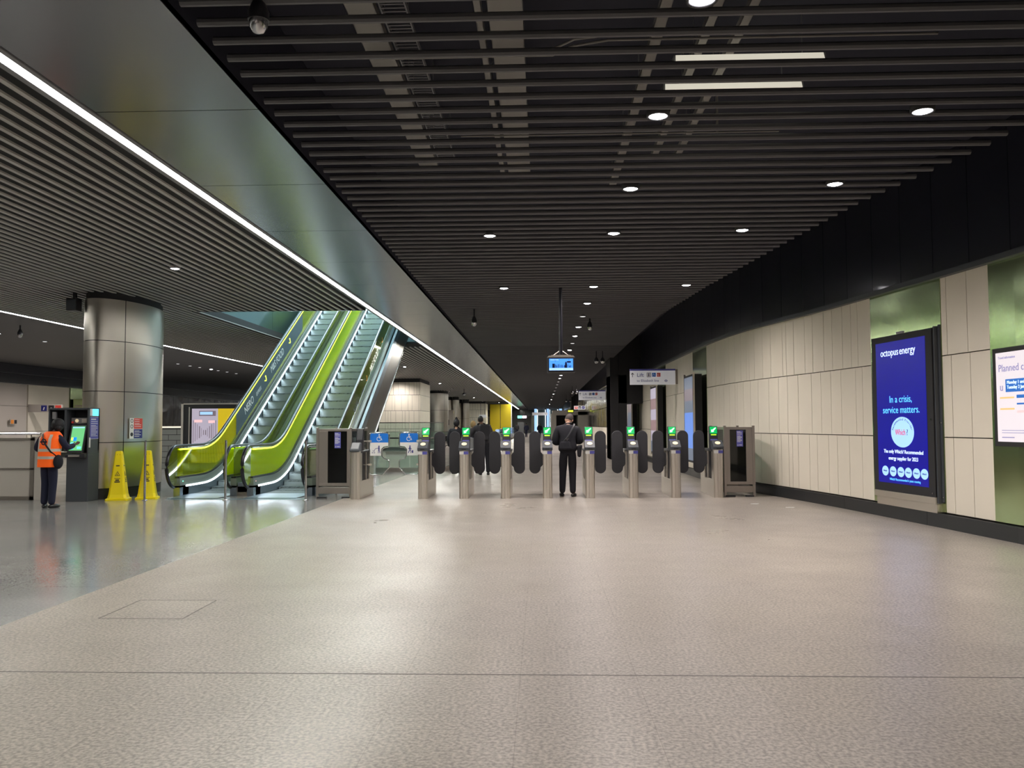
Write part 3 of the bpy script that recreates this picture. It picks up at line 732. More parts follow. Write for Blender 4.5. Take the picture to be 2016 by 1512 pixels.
mb = MB(); mb.use('red').box(.06, .30, -.01, 0, .04, .26).use('dark').box(.37, .58, -.01, 0, .04, .26).use('navy').box(.65, .88, -.01, 0, .04, .26).use('white'); bar(mb, (.10, .22), (.26, .22), .04, -.011); bar(mb, (.18, .22), (.18, .08), .04, -.011); disc(mb, (.475, .12), .05, -.011); bar(mb, (.77, .2), (.73, .08), .04, -.011)
mb.build('pictogram', None, t)
MB().cyl((.2, .05, .3), (.2, .05, 1.6), .015, n=6).cyl((.75, .05, .3), (.75, .05, 1.6), .015, n=6).build('hanger', 'dark', t)
t = thing('led_sign', 'yellow lit message display on the beige lift portal behind the gates', 'sign', (2.35, 74, 2.60))
MB().box(-.05, .50, 0, .1, -.06, .22).build('housing', 'black', t)
MB().box(0, .45, -.01, 0, 0, .16).build('screen', 'ledsign', t)
MB().cyl((.22, .05, .2), (.22, .05, 1.75), .02, n=6).build('hanger', 'dark', t)
t = thing('hanging_sign', 'pale hanging sign in front of the far escalators', 'sign', (-.2, 118, 2.8))
MB().box(-1.1, 1.1, 0, .2, 0, .42).build('panel', 'bwhite', t)
MB().cyl((-.8, .1, .4), (-.8, .1, 1.6), .02, n=6).cyl((.8, .1, .4), (.8, .1, 1.6), .02, n=6).build('hanger', 'dark', t)
t = thing('hanging_sign', 'white hanging sign in front of the distant steel columns', 'sign', (-8.95, 74, 2.80))
MB().box(-.65, .68, 0, .15, 0, .34).box(-.65, .68, 0, .15, .37, .42).build('panel', 'bwhite', t)
mb = MB().box(-.3, .6, -.01, 0, .2, .26); mb.build('lettering', 'dark', t)
MB().cyl((-.5, .07, .4), (-.5, .07, 1.55), .02, n=6).cyl((.5, .07, .4), (.5, .07, 1.55), .02, n=6).build('hanger', 'dark', t)
t = thing('hanging_sign', 'little white hanging sign in front of the mustard panels', 'sign', (-7.2, 98, 2.35))
MB().box(-.1, .75, 0, .15, 0, .34).build('panel', 'bwhite', t)
MB().cyl((.1, .07, .3), (.1, .07, 2.0), .02, n=6).cyl((.6, .07, .3), (.6, .07, 2.0), .02, n=6).build('hanger', 'dark', t)
t = thing('exit_sign', 'green lit exit sign beside a pink lit panel at the far end', 'sign', (-3.7, 130, 2.5))
MB().box(-.05, 1.45, 0, .2, -.05, .45).build('housing', 'dark', t)
MB().use('exit').box(0, .7, -.01, 0, .0, .4).use('pinkl').box(.75, 1.4, -.01, 0, .0, .4).build('screen', None, t)
MB().cyl((.2, .1, .4), (.2, .1, 1.9), .02, n=6).cyl((1.2, .1, .4), (1.2, .1, 1.9), .02, n=6).build('hanger', 'dark', t)

# ------------------------------------------------------------------ ticket gates
def gate_proto(mode):
    """mode 'in': lit display facing us, 'exit': dark back of a gate"""
    t = empty('ticket_gate')
    n = 9
    prof = [(.095*math.cos(PI+PI*i/n)*1.0, .035-.035*math.sin(PI*i/n)-.0) for i in range(n+1)]
    prof = [(-.095, .14), (-.095, .03), (-.075, .006), (-.03, 0), (-.026, .008), (-.018, .008), (-.014, 0), (.03, 0), (.034, .008), (.042, .008), (.046, 0), (.075, .006), (.095, .03), (.095, .14)]
    MB().prism(prof, (0, .975), lambda u, v, k: (u, v, k)).build('front_post', 'steel', t)
    MB().box(-.088, .088, .145, 1.50, 0, .36).box(-.088, .088, 1.02, 1.50, .36, .93).box(-.088, .088, .145, .30, .36, .93).box(-.092, .092, .70, .74, .36, .93).build('cabinet', 'steel', t, .004)
    MB().box(-.06, .06, .30, 1.02, .36, .93).build('paddle_recess', 'black', t)
    MB().box(-.09, .09, .145, 1.50, .93, .972).build('top_cover', 'dark', t, .006)
    if mode == 'in':
        hd = MB().prism([(-.03, .978), (.25, .978), (.25, 1.15), (.16, 1.17), (-.03, 1.035)], (-.105, .105), lambda u, v, k: (k, u, v)).build('reader_head', 'charcoal', t, .006)
        d = Vector((0, .19, .135)).normalized(); nn = Vector((0, -d.z, d.y)); c = Vector((0, .068, 1.107))
        mb = MB(); vs = [c+nn*.003+Vector((1, 0, 0))*.055*math.cos(a)+d*.048*math.sin(a) for a in [2*PI*i/24 for i in range(24)]]
        vs2 = [v+nn*.006 for v in vs]; mb.add(vs+vs2, [tuple(range(24))[::-1], tuple(range(24, 48))]+[(i, (i+1) % 24, 24+(i+1) % 24, 24+i) for i in range(24)])
        mb.build('card_reader', 'oval', hd)
        MB().box(-.045, .045, -.036, -.028, .993, 1.012).build('ticket_slot', 'black', hd)
        MB().use('white').box(-.092, -.004, -.006, -.001, .90, .962).use('purple').box(-.004, .092, -.006, -.001, .90, .962).build('label_plate', None, t)
        ds = MB().prism([(.40, .972), (.56, .972), (.60, 1.45), (.50, 1.45), (.44, 1.2)], (-.085, .085), lambda u, v, k: (k, u, v)).build('display_stalk', 'dark', t, .008)
        # tilted front face from (.44,1.2) to (.50,1.45)
        ang = math.atan2(.06, .25)
        def face(x, z, off): return (x, .44+.24*(z-1.2)-off*math.cos(ang), z+off*math.sin(ang))
        def fq(mb, x0, x1, z0, z1, o):
            mb.hexa([face(x0, z0, o), face(x1, z0, o), face(x1, z0, o-.004), face(x0, z0, o-.004)], [face(x0, z1, o), face(x1, z1, o), face(x1, z1, o-.004), face(x0, z1, o-.004)])
        mb = MB(); fq(mb, -.075, .075, 1.30, 1.44, .004); mb.build('display_screen', 'eg', ds)
        mb = MB()
        a = [(-.045, 1.325), (-.045, 1.385), (-.027, 1.372), (-.002, 1.392), (.045, 1.425), (.055, 1.408), (.025, 1.375), (.0, 1.350), (.012, 1.335)]
        va = [Vector(face(x, z, .008)) for x, z in a]; vb = [Vector(face(x, z, .004)) for x, z in a]
        mb.add(vb+va, [tuple(range(9, 18))]+[(i, (i+1) % 9, 9+(i+1) % 9, 9+i) for i in range(9)]); mb.build('display_arrow', 'ega', ds)
        mb = MB(); fq(mb, -.055, .055, 1.262, 1.282, .004); mb.build('display_bar', 'eyg', ds)
        MB().hexa([(-.07, .406, 1.10), (.07, .406, 1.10), (.07, .412, 1.10), (-.07, .412, 1.10)], [(-.07, .432, 1.185), (.07, .432, 1.185), (.07, .44, 1.185), (-.07, .44, 1.185)]).build('display_label', 'purple', ds)
    else:
        hd = MB().prism([(-.06, .96), (.22, .96), (.22, 1.14), (.14, 1.15), (-.06, 1.01)], (-.10, .10), lambda u, v, k: (k, u, v)).build('reader_head', 'charcoal', t, .02)
        MB().hexa([(-.075, -.045, 1.027), (.075, -.045, 1.027), (.075, -.04, 1.02), (-.075, -.04, 1.02)], [(-.075, .12, 1.146), (.075, .12, 1.146), (.075, .125, 1.14), (-.075, .125, 1.14)]).build('card_reader', 'grey', hd)
        MB().prism([(.40, .972), (.58, .972), (.60, 1.42), (.50, 1.44), (.42, 1.2)], (-.075, .075), lambda u, v, k: (k, u, v)).build('display_stalk', 'dark', t, .02)
    return t
def paddle_outline(s):
    cx, r, z0, z1 = .262, .118, .46, 1.365
    top = [(cx+r*math.cos(a), z1-r+r*math.sin(a)) for a in [PI*i/10 for i in range(11)]]       # right -> left
    bot = [(cx+r*math.cos(a), z0+r+r*math.sin(a)) for a in [PI+PI*i/10 for i in range(11)]]
    left = [(cx-r-.002, 1.0), (cx-r-.01, .92), (.075, .84), (.075, .70), (.10, .64), (cx-r-.005, .60)]
    return [(s*u, v) for u, v in top+left+bot]
def paddle(parent, s, open_=False):
    o = MB().prism(paddle_outline(s), (.72, .765), lambda u, v, k: (u, k, v)).build('paddle', 'rubber', parent, .012)
    return o
g_in = gate_proto('in'); g_ex = gate_proto('exit')
gates = []
GX = [-3.80, -2.43, -1.585, -.735, .118, .985, 1.87, 2.735, 3.605]
GY = [16.98, 17.09, 17.1, 17.12, 17.16, 17.18, 17.2, 17.24, 17.28]
GL = ['leftmost ticket gate, with grey reader pad and no lit display, beside the glass enclosure',
      'green arrow ticket gate at the right side of the wide wheelchair aisle',
      'third green arrow ticket gate to the left of the standing man',
      'second green arrow ticket gate to the left of the standing man',
      'green arrow ticket gate immediately left of the standing man in black',
      'green arrow ticket gate immediately right of the standing man in black',
      'green arrow ticket gate standing in front of the black pier',
      'green arrow ticket gate second from the right end of the gateline',
      'rightmost green arrow ticket gate, beside the dark glass enclosure']
for i in range(9):
    g = g_ex if i == 0 else (g_in if i == 1 else copy_tree(g_in))
    gates.append(g)
for i, g in enumerate(gates):
    g.location = (GX[i], GY[i], 0); tag(g, GL[i], 'ticket gate', 'ticket gates in the gateline')
for i in (1, 2, 3, 5, 6, 7): paddle(gates[i], 1)
for i in (2, 3, 4, 6, 7, 8): paddle(gates[i], -1)

def wide_paddle(g, s, pic):
    """s: side of the gate it hangs on"""
    o = .19 if s > 0 else .15
    w_ = .42
    pts = [(0, .50), (0, 1.30), (.03, 1.345), (w_-.03, 1.345), (w_, 1.30), (w_, 1.08), (w_-.03, 1.04), (w_-.11, 1.03), (w_-.155, .99), (w_-.155, .86), (w_-.11, .80), (w_-.02, .775), (w_, .74), (w_, .62), (w_-.14, .465), (.04, .465)]
    pts = [(s*(o+u), v) for u, v in pts]
    yy = .52
    p = MB().prism(pts, (yy-.006, yy+.006), lambda u, v, k: (u, k, v)).build('glass_paddle', 'glassc', g)
    MB().tube([(u, yy, v) for u, v in pts+pts[:2]], .011, 8, up=Vector((0, 1, 0))).build('paddle_frame', 'gsteel', p)
    b = [(.02, 1.14), (w_-.02, 1.14), (w_-.02, 1.30), (w_-.04, 1.33), (.04, 1.33), (.02, 1.30)]
    MB().prism([(s*(o+u), v) for u, v in b], (yy-.010, yy-.0065), lambda u, v, k: (u, k, v)).build('blue_panel', 'blue', p)
    wv = [(.02, .865), (w_-.17, .865), (w_-.17, 1.0), (w_-.12, 1.055), (w_-.02, 1.07), (w_-.02, 1.14), (.02, 1.14)]
    MB().prism([(s*(o+u), v) for u, v in wv], (yy-.010, yy-.0065), lambda u, v, k: (u, k, v)).build('white_panel', 'white', p)
    mb = MB(); wheelchair(mb, s*(o+w_/2), 1.235, .16, yy-.0102); mb.build('pictogram', 'white', p)
    mb = MB(); (pusher if pic else walker)(mb, s*(o+w_/2-.02), .99, .16, yy-.0102); mb.build('pictogram', 'navy', p)
    mb = MB()
    for z in (1.17, .68): mb.box(s*(o-.01), s*(o+.05), yy-.018, yy+.018, z-.02, z+.02).box(s*(.06), s*(o-.0), yy-.01, yy+.01, z-.01, z+.01)
    mb.build('clamp', 'steel', p)
wide_paddle(gates[0], 1, True); wide_paddle(gates[1], -1, False)

# ------------------------------------------------------------------ glass enclosures at both ends of the gateline
def enclosure(x0, x1, y0, y1, label, gx0, gx1):
    t = thing('glass_enclosure', label, 'enclosure', ((x0+x1)/2, y0, 0)); c = (x0+x1)/2
    a, b = x0-c, x1-c; d = y1-y0
    MB().box(a, a+.05, 0, .05, 0, 1.46).box(b-.05, b, 0, .05, 0, 1.46).box(a, a+.05, d, d+.05, 0, 1.46).box(b-.05, b, d, d+.05, 0, 1.46).build('post', 'dsteel', t, .004)
    MB().box(a+.05, b-.05, .01, .045, 1.38, 1.43).box(a+.05, b-.05, .005, .05, .09, .22).box(a+.05, b-.05, .01, .045, .25, .31).box(a+.05, gx0-c, .01, .045, .31, 1.38).box(gx1-c, b-.05, .01, .045, .31, 1.38).build('front_frame', 'dsteel', t, .003)
    MB().box(a, a+.03, .05, d, 1.38, 1.43).box(b-.03, b, .05, d, 1.38, 1.43).box(a, a+.03, .05, d, .09, .2).box(b-.03, b, .05, d, .09, .2).box(a+.05, b-.05, d+.01, d+.04, 1.38, 1.43).box(a+.05, b-.05, d+.01, d+.04, .09, .2).build('side_frame', 'dsteel', t, .003)
    MB().box(gx0-c, gx1-c, .022, .03, .31, 1.38).build('front_glass', 'glassd', t)
    MB().box(a+.01, a+.018, .05, d, .2, 1.38).build('side_glass', 'glassc', t); MB().box(b-.018, b-.01, .05, d, .2, 1.38).build('side_glass', 'glassc', t)
    st = MB().box(gx0-c+.14, gx0-c+.27, .015, .02, 1.03, 1.36).build('sticker', 'purple', t)
    mb = MB()
    for i, z in enumerate([1.33, 1.31, 1.28, 1.245, 1.225, 1.205, 1.185, 1.165, 1.145, 1.125]): rect(mb, gx0-c+.15, gx0-c+(.25 if i % 3 else .22), z, z+.008, .0145, .001)
    ring(mb, (gx0-c+.165, 1.06), .010, .005, .0145, n=10, t=.001); rect(mb, gx0-c+.19, gx0-c+.25, 1.055, 1.068, .0145, .001); mb.build('sticker_print', 'txt_w' if False else 'white', st)
    MB().box(a+.02, a+.22, -.02, .06, .0, .03).box(b-.2, b-.04, -.02, .06, .0, .03).build('foot', 'black', t)
enclosure(-4.68, -3.94, 17.3, 18.9, 'steel framed glass enclosure at the left end of the gates in front of the escalator', -4.44, -4.04)
enclosure(3.76, 4.40, 17.5, 18.9, 'steel framed dark glass enclosure at the right end of the gates against the wall', 3.89, 4.22)

# ------------------------------------------------------------------ slim posts, cones
pp = thing('barrier_post', '', 'post')
MB().cyl((0, 0, .0), (0, 0, 1.19), .024, n=16).build('pole', 'gsteel', pp)
MB().lathe([(.055, 0), (.055, .012), (.03, .02)], n=20).build('base_flange', 'gsteel', pp)
MB().cyl((0, 0, 1.19), (0, 0, 1.215), .026, .018, n=16).build('cap', 'dark', pp)
for i, (x, l) in enumerate([(-8.06, 'slim stainless post left of the escalators, in front of the yellow cones'), (-6.40, 'slim stainless post between the two escalator entrances'), (-4.76, 'slim stainless post right of the right escalator beside the glass enclosure')]):
    q = pp if i == 0 else copy_tree(pp); q.location = (x, 16.83, 0); tag(q, l, 'post', 'posts before the escalators')
def cone():
    t = empty('caution_cone')
    def sq(r, z, c=.25):
        k = r*(1-c); return [(r, -k, z), (r, k, z), (k, r, z), (-k, r, z), (-r, k, z), (-r, -k, z), (-k, -r, z), (k, -r, z)]
    rings = [sq(.215, 0, .15), sq(.215, .03, .15), sq(.185, .05), sq(.165, .12), sq(.065, .96), sq(.06, .99), sq(.035, 1.0)]
    vs = [p for r in rings for p in r]; fs = []
    for i in range(len(rings)-1):
        for k in range(8): fs.append((i*8+k, i*8+(k+1) % 8, (i+1)*8+(k+1) % 8, (i+1)*8+k))
    MB().add(vs, fs).add(rings[-1], [tuple(range(8))]).add(rings[0], [tuple(range(8))[::-1]]).build('body', 'yellow', t)
    sl_ = (.165-.065)/.84
    def fy(z): return -(.165-(z-.12)*sl_)-.002
    for rz in (0, PI/2):
        r = empty('print'); bpy.data.objects.remove(r)
        mb = MB()
        def P3(u, v, k): 
            p = Vector((u, fy(v)-k, v)); 
            return tuple(Matrix.Rotation(rz, 3, 'Z') @ p)
        def ln(a, b, w_):
            a = Vector(a); b = Vector(b); d = (b-a).normalized(); n_ = Vector((-d.y, d.x))*w_/2
            mb.prism([tuple(a-n_), tuple(b-n_), tuple(b+n_), tuple(a+n_)], (0, .002), P3)
        for a, b in [((-.045, .50), (.045, .50)), ((-.045, .50), (0, .585)), ((.045, .50), (0, .585))]: ln(a, b, .008)
        ln((-.012, .515), (.005, .55), .008); ln((-.02, .52), (.02, .512), .006)
        ln((-.035, .70), (.035, .70), .02)
        ln((-.055, .445), (.055, .445), .010); ln((-.035, .41), (.035, .41), .026); ln((-.052, .375), (.052, .375), .022)
        mb.build('warning_print', 'dark', t)
    mb = MB()
    for x in (-.02, .03): mb.cyl((x, -.066-.004, .925), (x, -.06, .925), .006, n=8)
    mb.build('hole', 'dark', t)
    return t
c1 = cone(); c1.location = (-8.66, 16.95, 0); c1.rotation_euler = (0, 0, .25); tag(c1, 'tall yellow wet floor cone beside the steel column, left one', 'cone', 'yellow wet floor cones')
c2 = copy_tree(c1); c2.location = (-8.20, 17.25, 0); c2.rotation_euler = (0, 0, .3); tag(c2, 'tall yellow wet floor cone behind the slim post next to the escalator, right one', 'cone', 'yellow wet floor cones')
for c in c1.children: pass

# ------------------------------------------------------------------ oval steel column
def column(cx, cy, a, b, label, joint_deg=-42, zs=((.22, 1.16), (1.175, 2.23), (2.245, 3.29), (3.305, 4.18)), mt='colsteel', n=48):
    t = thing('steel_column', label, 'column', (cx, cy, 0))
    mb = MB()
    for z0, z1 in zs:
        for h0 in (joint_deg, joint_deg+180):
            A = [math.radians(h0+.5+(179.0)*i/n) for i in range(n+1)]
            lo = [(a*math.cos(q), b*math.sin(q), z0) for q in A]; hi = [(a*math.cos(q), b*math.sin(q), z1) for q in A]
            mb.add(lo+hi, [(i, i+1, n+2+i, n+1+i) for i in range(n)], True)
    mb.build('cladding', mt, t)
    MB().lathe([(1, .0), (1, 4.36)], n=40, sx=a-.03, sy=b-.03).build('core', 'black', t)
    MB().lathe([(1, 0), (1, .21)], n=40, sx=a-.012, sy=b-.012).build('plinth', 'black', t)
    return t
column(-9.3, 18.4, .60, 1.35, 'large oval brushed steel column behind the ticket machine')
t = thing('speaker', 'dark box loudspeaker at the top left of the steel column', 'speaker', (-9.83, 17.25, 3.93))
MB().box(-.12, .12, -.13, .08, 0, .27).build('housing', 'dark', t, .02)
MB().box(-.03, .03, -.02, .04, .27, .40).build('bracket', 'dark', t)
MB().box(-.10, .10, -.137, -.13, .03, .24).build('grille', 'charcoal', t)
t = thing('safety_notice', 'red and blue safety notice with round symbols fixed to the steel column', 'notice', (-8.735, 17.80, 0), math.radians(77.3))
MB().box(-.2, .2, .0, .012, 1.24, 1.68).build('board', 'white', t)
mb = MB(); mb.use('red').box(-.07, .195, -.003, 0, 1.45, 1.675).use('navy').box(-.07, .195, -.003, 0, 1.245, 1.44); mb.build('colour_field', None, t)
mb = MB()
for z in (1.62, 1.50): ring(mb, (-.135, z), .035, .012, -.001, n=16)
disc(mb, (-.135, 1.33), .042, -.001); mb.build('symbol', 'dark', t)
mb = MB()
for z in (1.64, 1.60, 1.56, 1.53, 1.49, 1.40, 1.375, 1.34, 1.315, 1.28): rect(mb, -.05, .15 if int(z*100) % 2 else .10, z, z+.010, -.0035, .001)
mb.build('print', 'white', t)

# ------------------------------------------------------------------ ticket machine
T = thing('ticket_machine', 'open dark grey ticket machine with green touch screen being serviced', 'ticket machine', (-9.11, 16.58, 0))
MB().box(-.44, 0, 0, .42, 0, .95).box(-.03, 0, 0, .42, .95, 1.87).box(-.83, 0, .36, .42, 1.0, 1.87).box(-.83, 0, .0, .42, 1.84, 1.88).box(-.83, -.80, .0, .42, 1.0, 1.84).box(-.50, -.45, .0, .36, 1.0, 1.84).build('cabinet', 'charcoal', T, .006)
MB().box(-.80, -.51, .30, .355, 1.0, 1.83).box(-.44, -.04, .30, .355, .96, 1.83).build('interior', 'black', T)
mb = MB().box(-.42, -.08, .12, .28, 1.56, 1.68); mb.build('coin_unit', 'grey', T)
mb = MB().use('oval').cyl((-.30, .11, 1.62), (-.30, .10, 1.62), .035).use('beige').box(-.20, -.10, .105, .12, 1.58, 1.66).use('red').box(-.41, -.37, .10, .12, 1.57, 1.61); mb.build('coin_chute', None, T)
MB().box(-.75, -.68, .0, .05, 1.66, 1.80).box(-.70, -.56, .05, .2, 1.5, 1.58).build('lock_bracket', 'grey', T)
dr = MB().hexa([(-.40, -.06, .98), (-.06, -.10, .98), (-.06, -.05, .98), (-.40, -.01, .98)], [(-.37, .04, 1.54), (-.03, .0, 1.54), (-.03, .05, 1.54), (-.37, .09, 1.54)]).build('screen_door', 'dark', T)
def dp(u, v, o=0.): # u 0..1, v 0..1 on the tilted door
    a = Vector((-.40, -.06, .98))*(1-u)+Vector((-.06, -.10, .98))*u; b = Vector((-.37, .04, 1.54))*(1-u)+Vector((-.03, .0, 1.54))*u
    p = a*(1-v)+b*v; return (p.x, p.y-o, p.z)
def dq(mb, u0, u1, v0, v1, o): mb.add([dp(u0, v0, o), dp(u1, v0, o), dp(u1, v1, o), dp(u0, v1, o), dp(u0, v0, o-.003), dp(u1, v0, o-.003), dp(u1, v1, o-.003), dp(u0, v1, o-.003)], [(0, 1, 2, 3), (4, 7, 6, 5), (0, 4, 5, 1), (1, 5, 6, 2), (2, 6, 7, 3), (3, 7, 4, 0)])
sc = MB(); dq(sc, .10, .92, .08, .94, .004); sc = sc.build('touch_screen', 'tick', dr)
for mt_, q in [('tickb', (.28, .48, .42, .55)), ('tickb', (.14, .34, .12, .20)), ('tickc', (.14, .40, .26, .36)), ('tickc', (.60, .85, .14, .22)), ('ticky', (.14, .28, .44, .54)), ('badge', (.14, .88, .88, .92))]:
    mb = MB(); dq(mb, *q, .007); mb.build('screen_button', mt_, sc)
MB().box(-.42, -.02, -.10, .0, .88, .95).build('tray', 'dark', T, .01)
MB().box(-.34, -.12, -.12, -.02, .90, .935).build('slot_plate', 'steel', T)
st = MB().box(.001, .006, .05, .37, 1.25, 1.70).build('notice', 'purple', T)
mb = MB()
for i, z in enumerate([1.64, 1.60, 1.56, 1.52, 1.49, 1.46, 1.43, 1.40, 1.37, 1.34, 1.31]): mb.box(.006, .0075, .08, .33 if i % 3 else .27, z, z+(.02 if i == 0 else .009))
mb.box(.006, .0075, .05, .37, 1.25, 1.256).box(.006, .0075, .05, .37, 1.694, 1.70); mb.build('print', 'white', st)
MB().use('tickc').box(.001, .006, .10, .37, 1.72, 1.86).use('white').box(.001, .007, .05, .13, 1.72, 1.86).build('header_sticker', None, T)
MB().box(.0, .012, .02, .06, 1.08, 1.28).build('latch', 'white', T)

# left barrier
B = thing('steel_barrier', 'beige steel barrier panel with handrail at the left edge', 'barrier', (-10.4, 16.9, 0))
MB().box(-1.9, -.02, .02, .05, .08, .62).box(-1.9, -.02, .02, .05, .66, 1.22).build('panel', 'beige', B, .004)
MB().box(-1.95, -.0, .0, .07, .0, .08).box(-.10, .0, .0, .08, 0, 1.3).box(-1.95, 0, .0, .07, .62, .66).box(-1.95, 0, 0, .07, 1.22, 1.28).build('frame', 'dsteel', B, .003)
MB().box(-.02, .22, .0, .12, 0, 1.30).build('post', 'beige', B, .006)
MB().tube([(-1.95, .03, 1.36), (.1, .03, 1.36)], .025, 10).cyl((-.1, .03, 1.28), (-.1, .03, 1.36), .012).cyl((-1., .03, 1.28), (-1., .03, 1.36), .012).build('handrail', 'gsteel', B)
t = thing('pictogram_sign', 'sign with blue, green and red square pictograms on the left wall above the barrier', 'sign', (-23.7, 38.4, 2.22))
MB().box(-.3, 1.3, 0, .1, -.03, .33).build('panel', 'beige', t)
mb = MB(); mb.use('navy').box(.33, .60, -.01, 0, .02, .28).use('dark').box(.68, .94, -.01, 0, .02, .28).use('red').box(1.0, 1.28, -.01, 0, .02, .28).use('white'); bar(mb, (.48, .2), (.44, .07), .05, -.011); disc(mb, (.81, .12), .06, -.011); disc(mb, (1.08, .12), .05, -.011)
mb.build('pictogram', None, t)
t = thing('fire_sign', 'small red and green notice on the left wall near the ticket machine', 'sign', (-23.9, 37.4, 1.62), -PI/2+.0)
MB().box(-.5, .0, -.03, .0, 0, .24).build('board', 'beige', t)
t.rotation_euler = (0, 0, PI/2)
MB().use('orangep').box(-.45, -.25, -.04, -.03, .03, .2).use('dark').box(-.2, -.03, -.04, -.03, .03, .2).build('pictogram', None, t)

# ------------------------------------------------------------------ escalators
TH = math.radians(30); HY, HZ, RR = 17.95, 1.08, 2.7
Yi = HY+HZ/math.tan(TH)
def ep(d, y0, y1, n=10, m=2):
    """handrail line offset downwards by d; list of (Y, z) from y0 to y1"""
    Yc = Yi-RR*math.tan(TH/2); R_ = RR+d
    ye = Yc+R_*math.sin(TH); ze = HZ+RR-R_*math.cos(TH)
    if y0 > ye: return [(y0, ze+(y0-ye)*math.tan(TH)), (y1, ze+(y1-ye)*math.tan(TH))]
    pts = [(y0, HZ-d)]
    for i in range(n+1):
        a = TH*i/n; pts.append((Yc+R_*math.sin(a), HZ+RR-R_*math.cos(a)))
    e = pts[-1]; pts.append((y1, e[1]+(y1-e[0])*math.tan(TH)))
    return [p for p in pts if p[0] >= y0-1e-6]
YT = 33.
def band(mb, x0, x1, d0, d1, y0, y1, z_min=None):
    A = ep(d0, y0, y1); B = ep(d1, y0, y1)
    for (a, b), (c, d_) in zip(zip(A, A[1:]), zip(B, B[1:])):
        lo = [(x0, c[0], c[1]), (x1, c[0], c[1]), (x1, d_[0], d_[1]), (x0, d_[0], d_[1])]
        hi = [(x0, a[0], a[1]), (x1, a[0], a[1]), (x1, b[0], b[1]), (x0, b[0], b[1])]
        mb.hexa(lo, hi)
    return mb
NY, NR, NZ = 17.80, .45, .63
def newel(n=14, r=NR):
    return [(NY-r*math.cos(a), NZ+r*math.sin(a)) for a in [-.42*PI+ (.92*PI)*i/n for i in range(n+1)]]
def inc(mt, s, size, y0, x, d, parent, name='lettering', xs=1.):
    """lettering along the incline, facing +X, baseline d below the handrail line"""
    o = text(name, s, size, mt, parent, (0, 0, 0), (0, 0, 0), 'LEFT', .001)
    z = (y0-HY)*math.tan(TH)-d/math.cos(TH)
    c, s2 = math.cos(TH), math.sin(TH)
    m3 = Matrix(((0, 0, 1), (c, -s2, 0), (s2, c, 0))) @ Matrix.Diagonal((xs, 1, 1))
    m4 = m3.to_4x4(); m4.translation = Vector((x, y0, z)); o.matrix_basis = m4
    return o
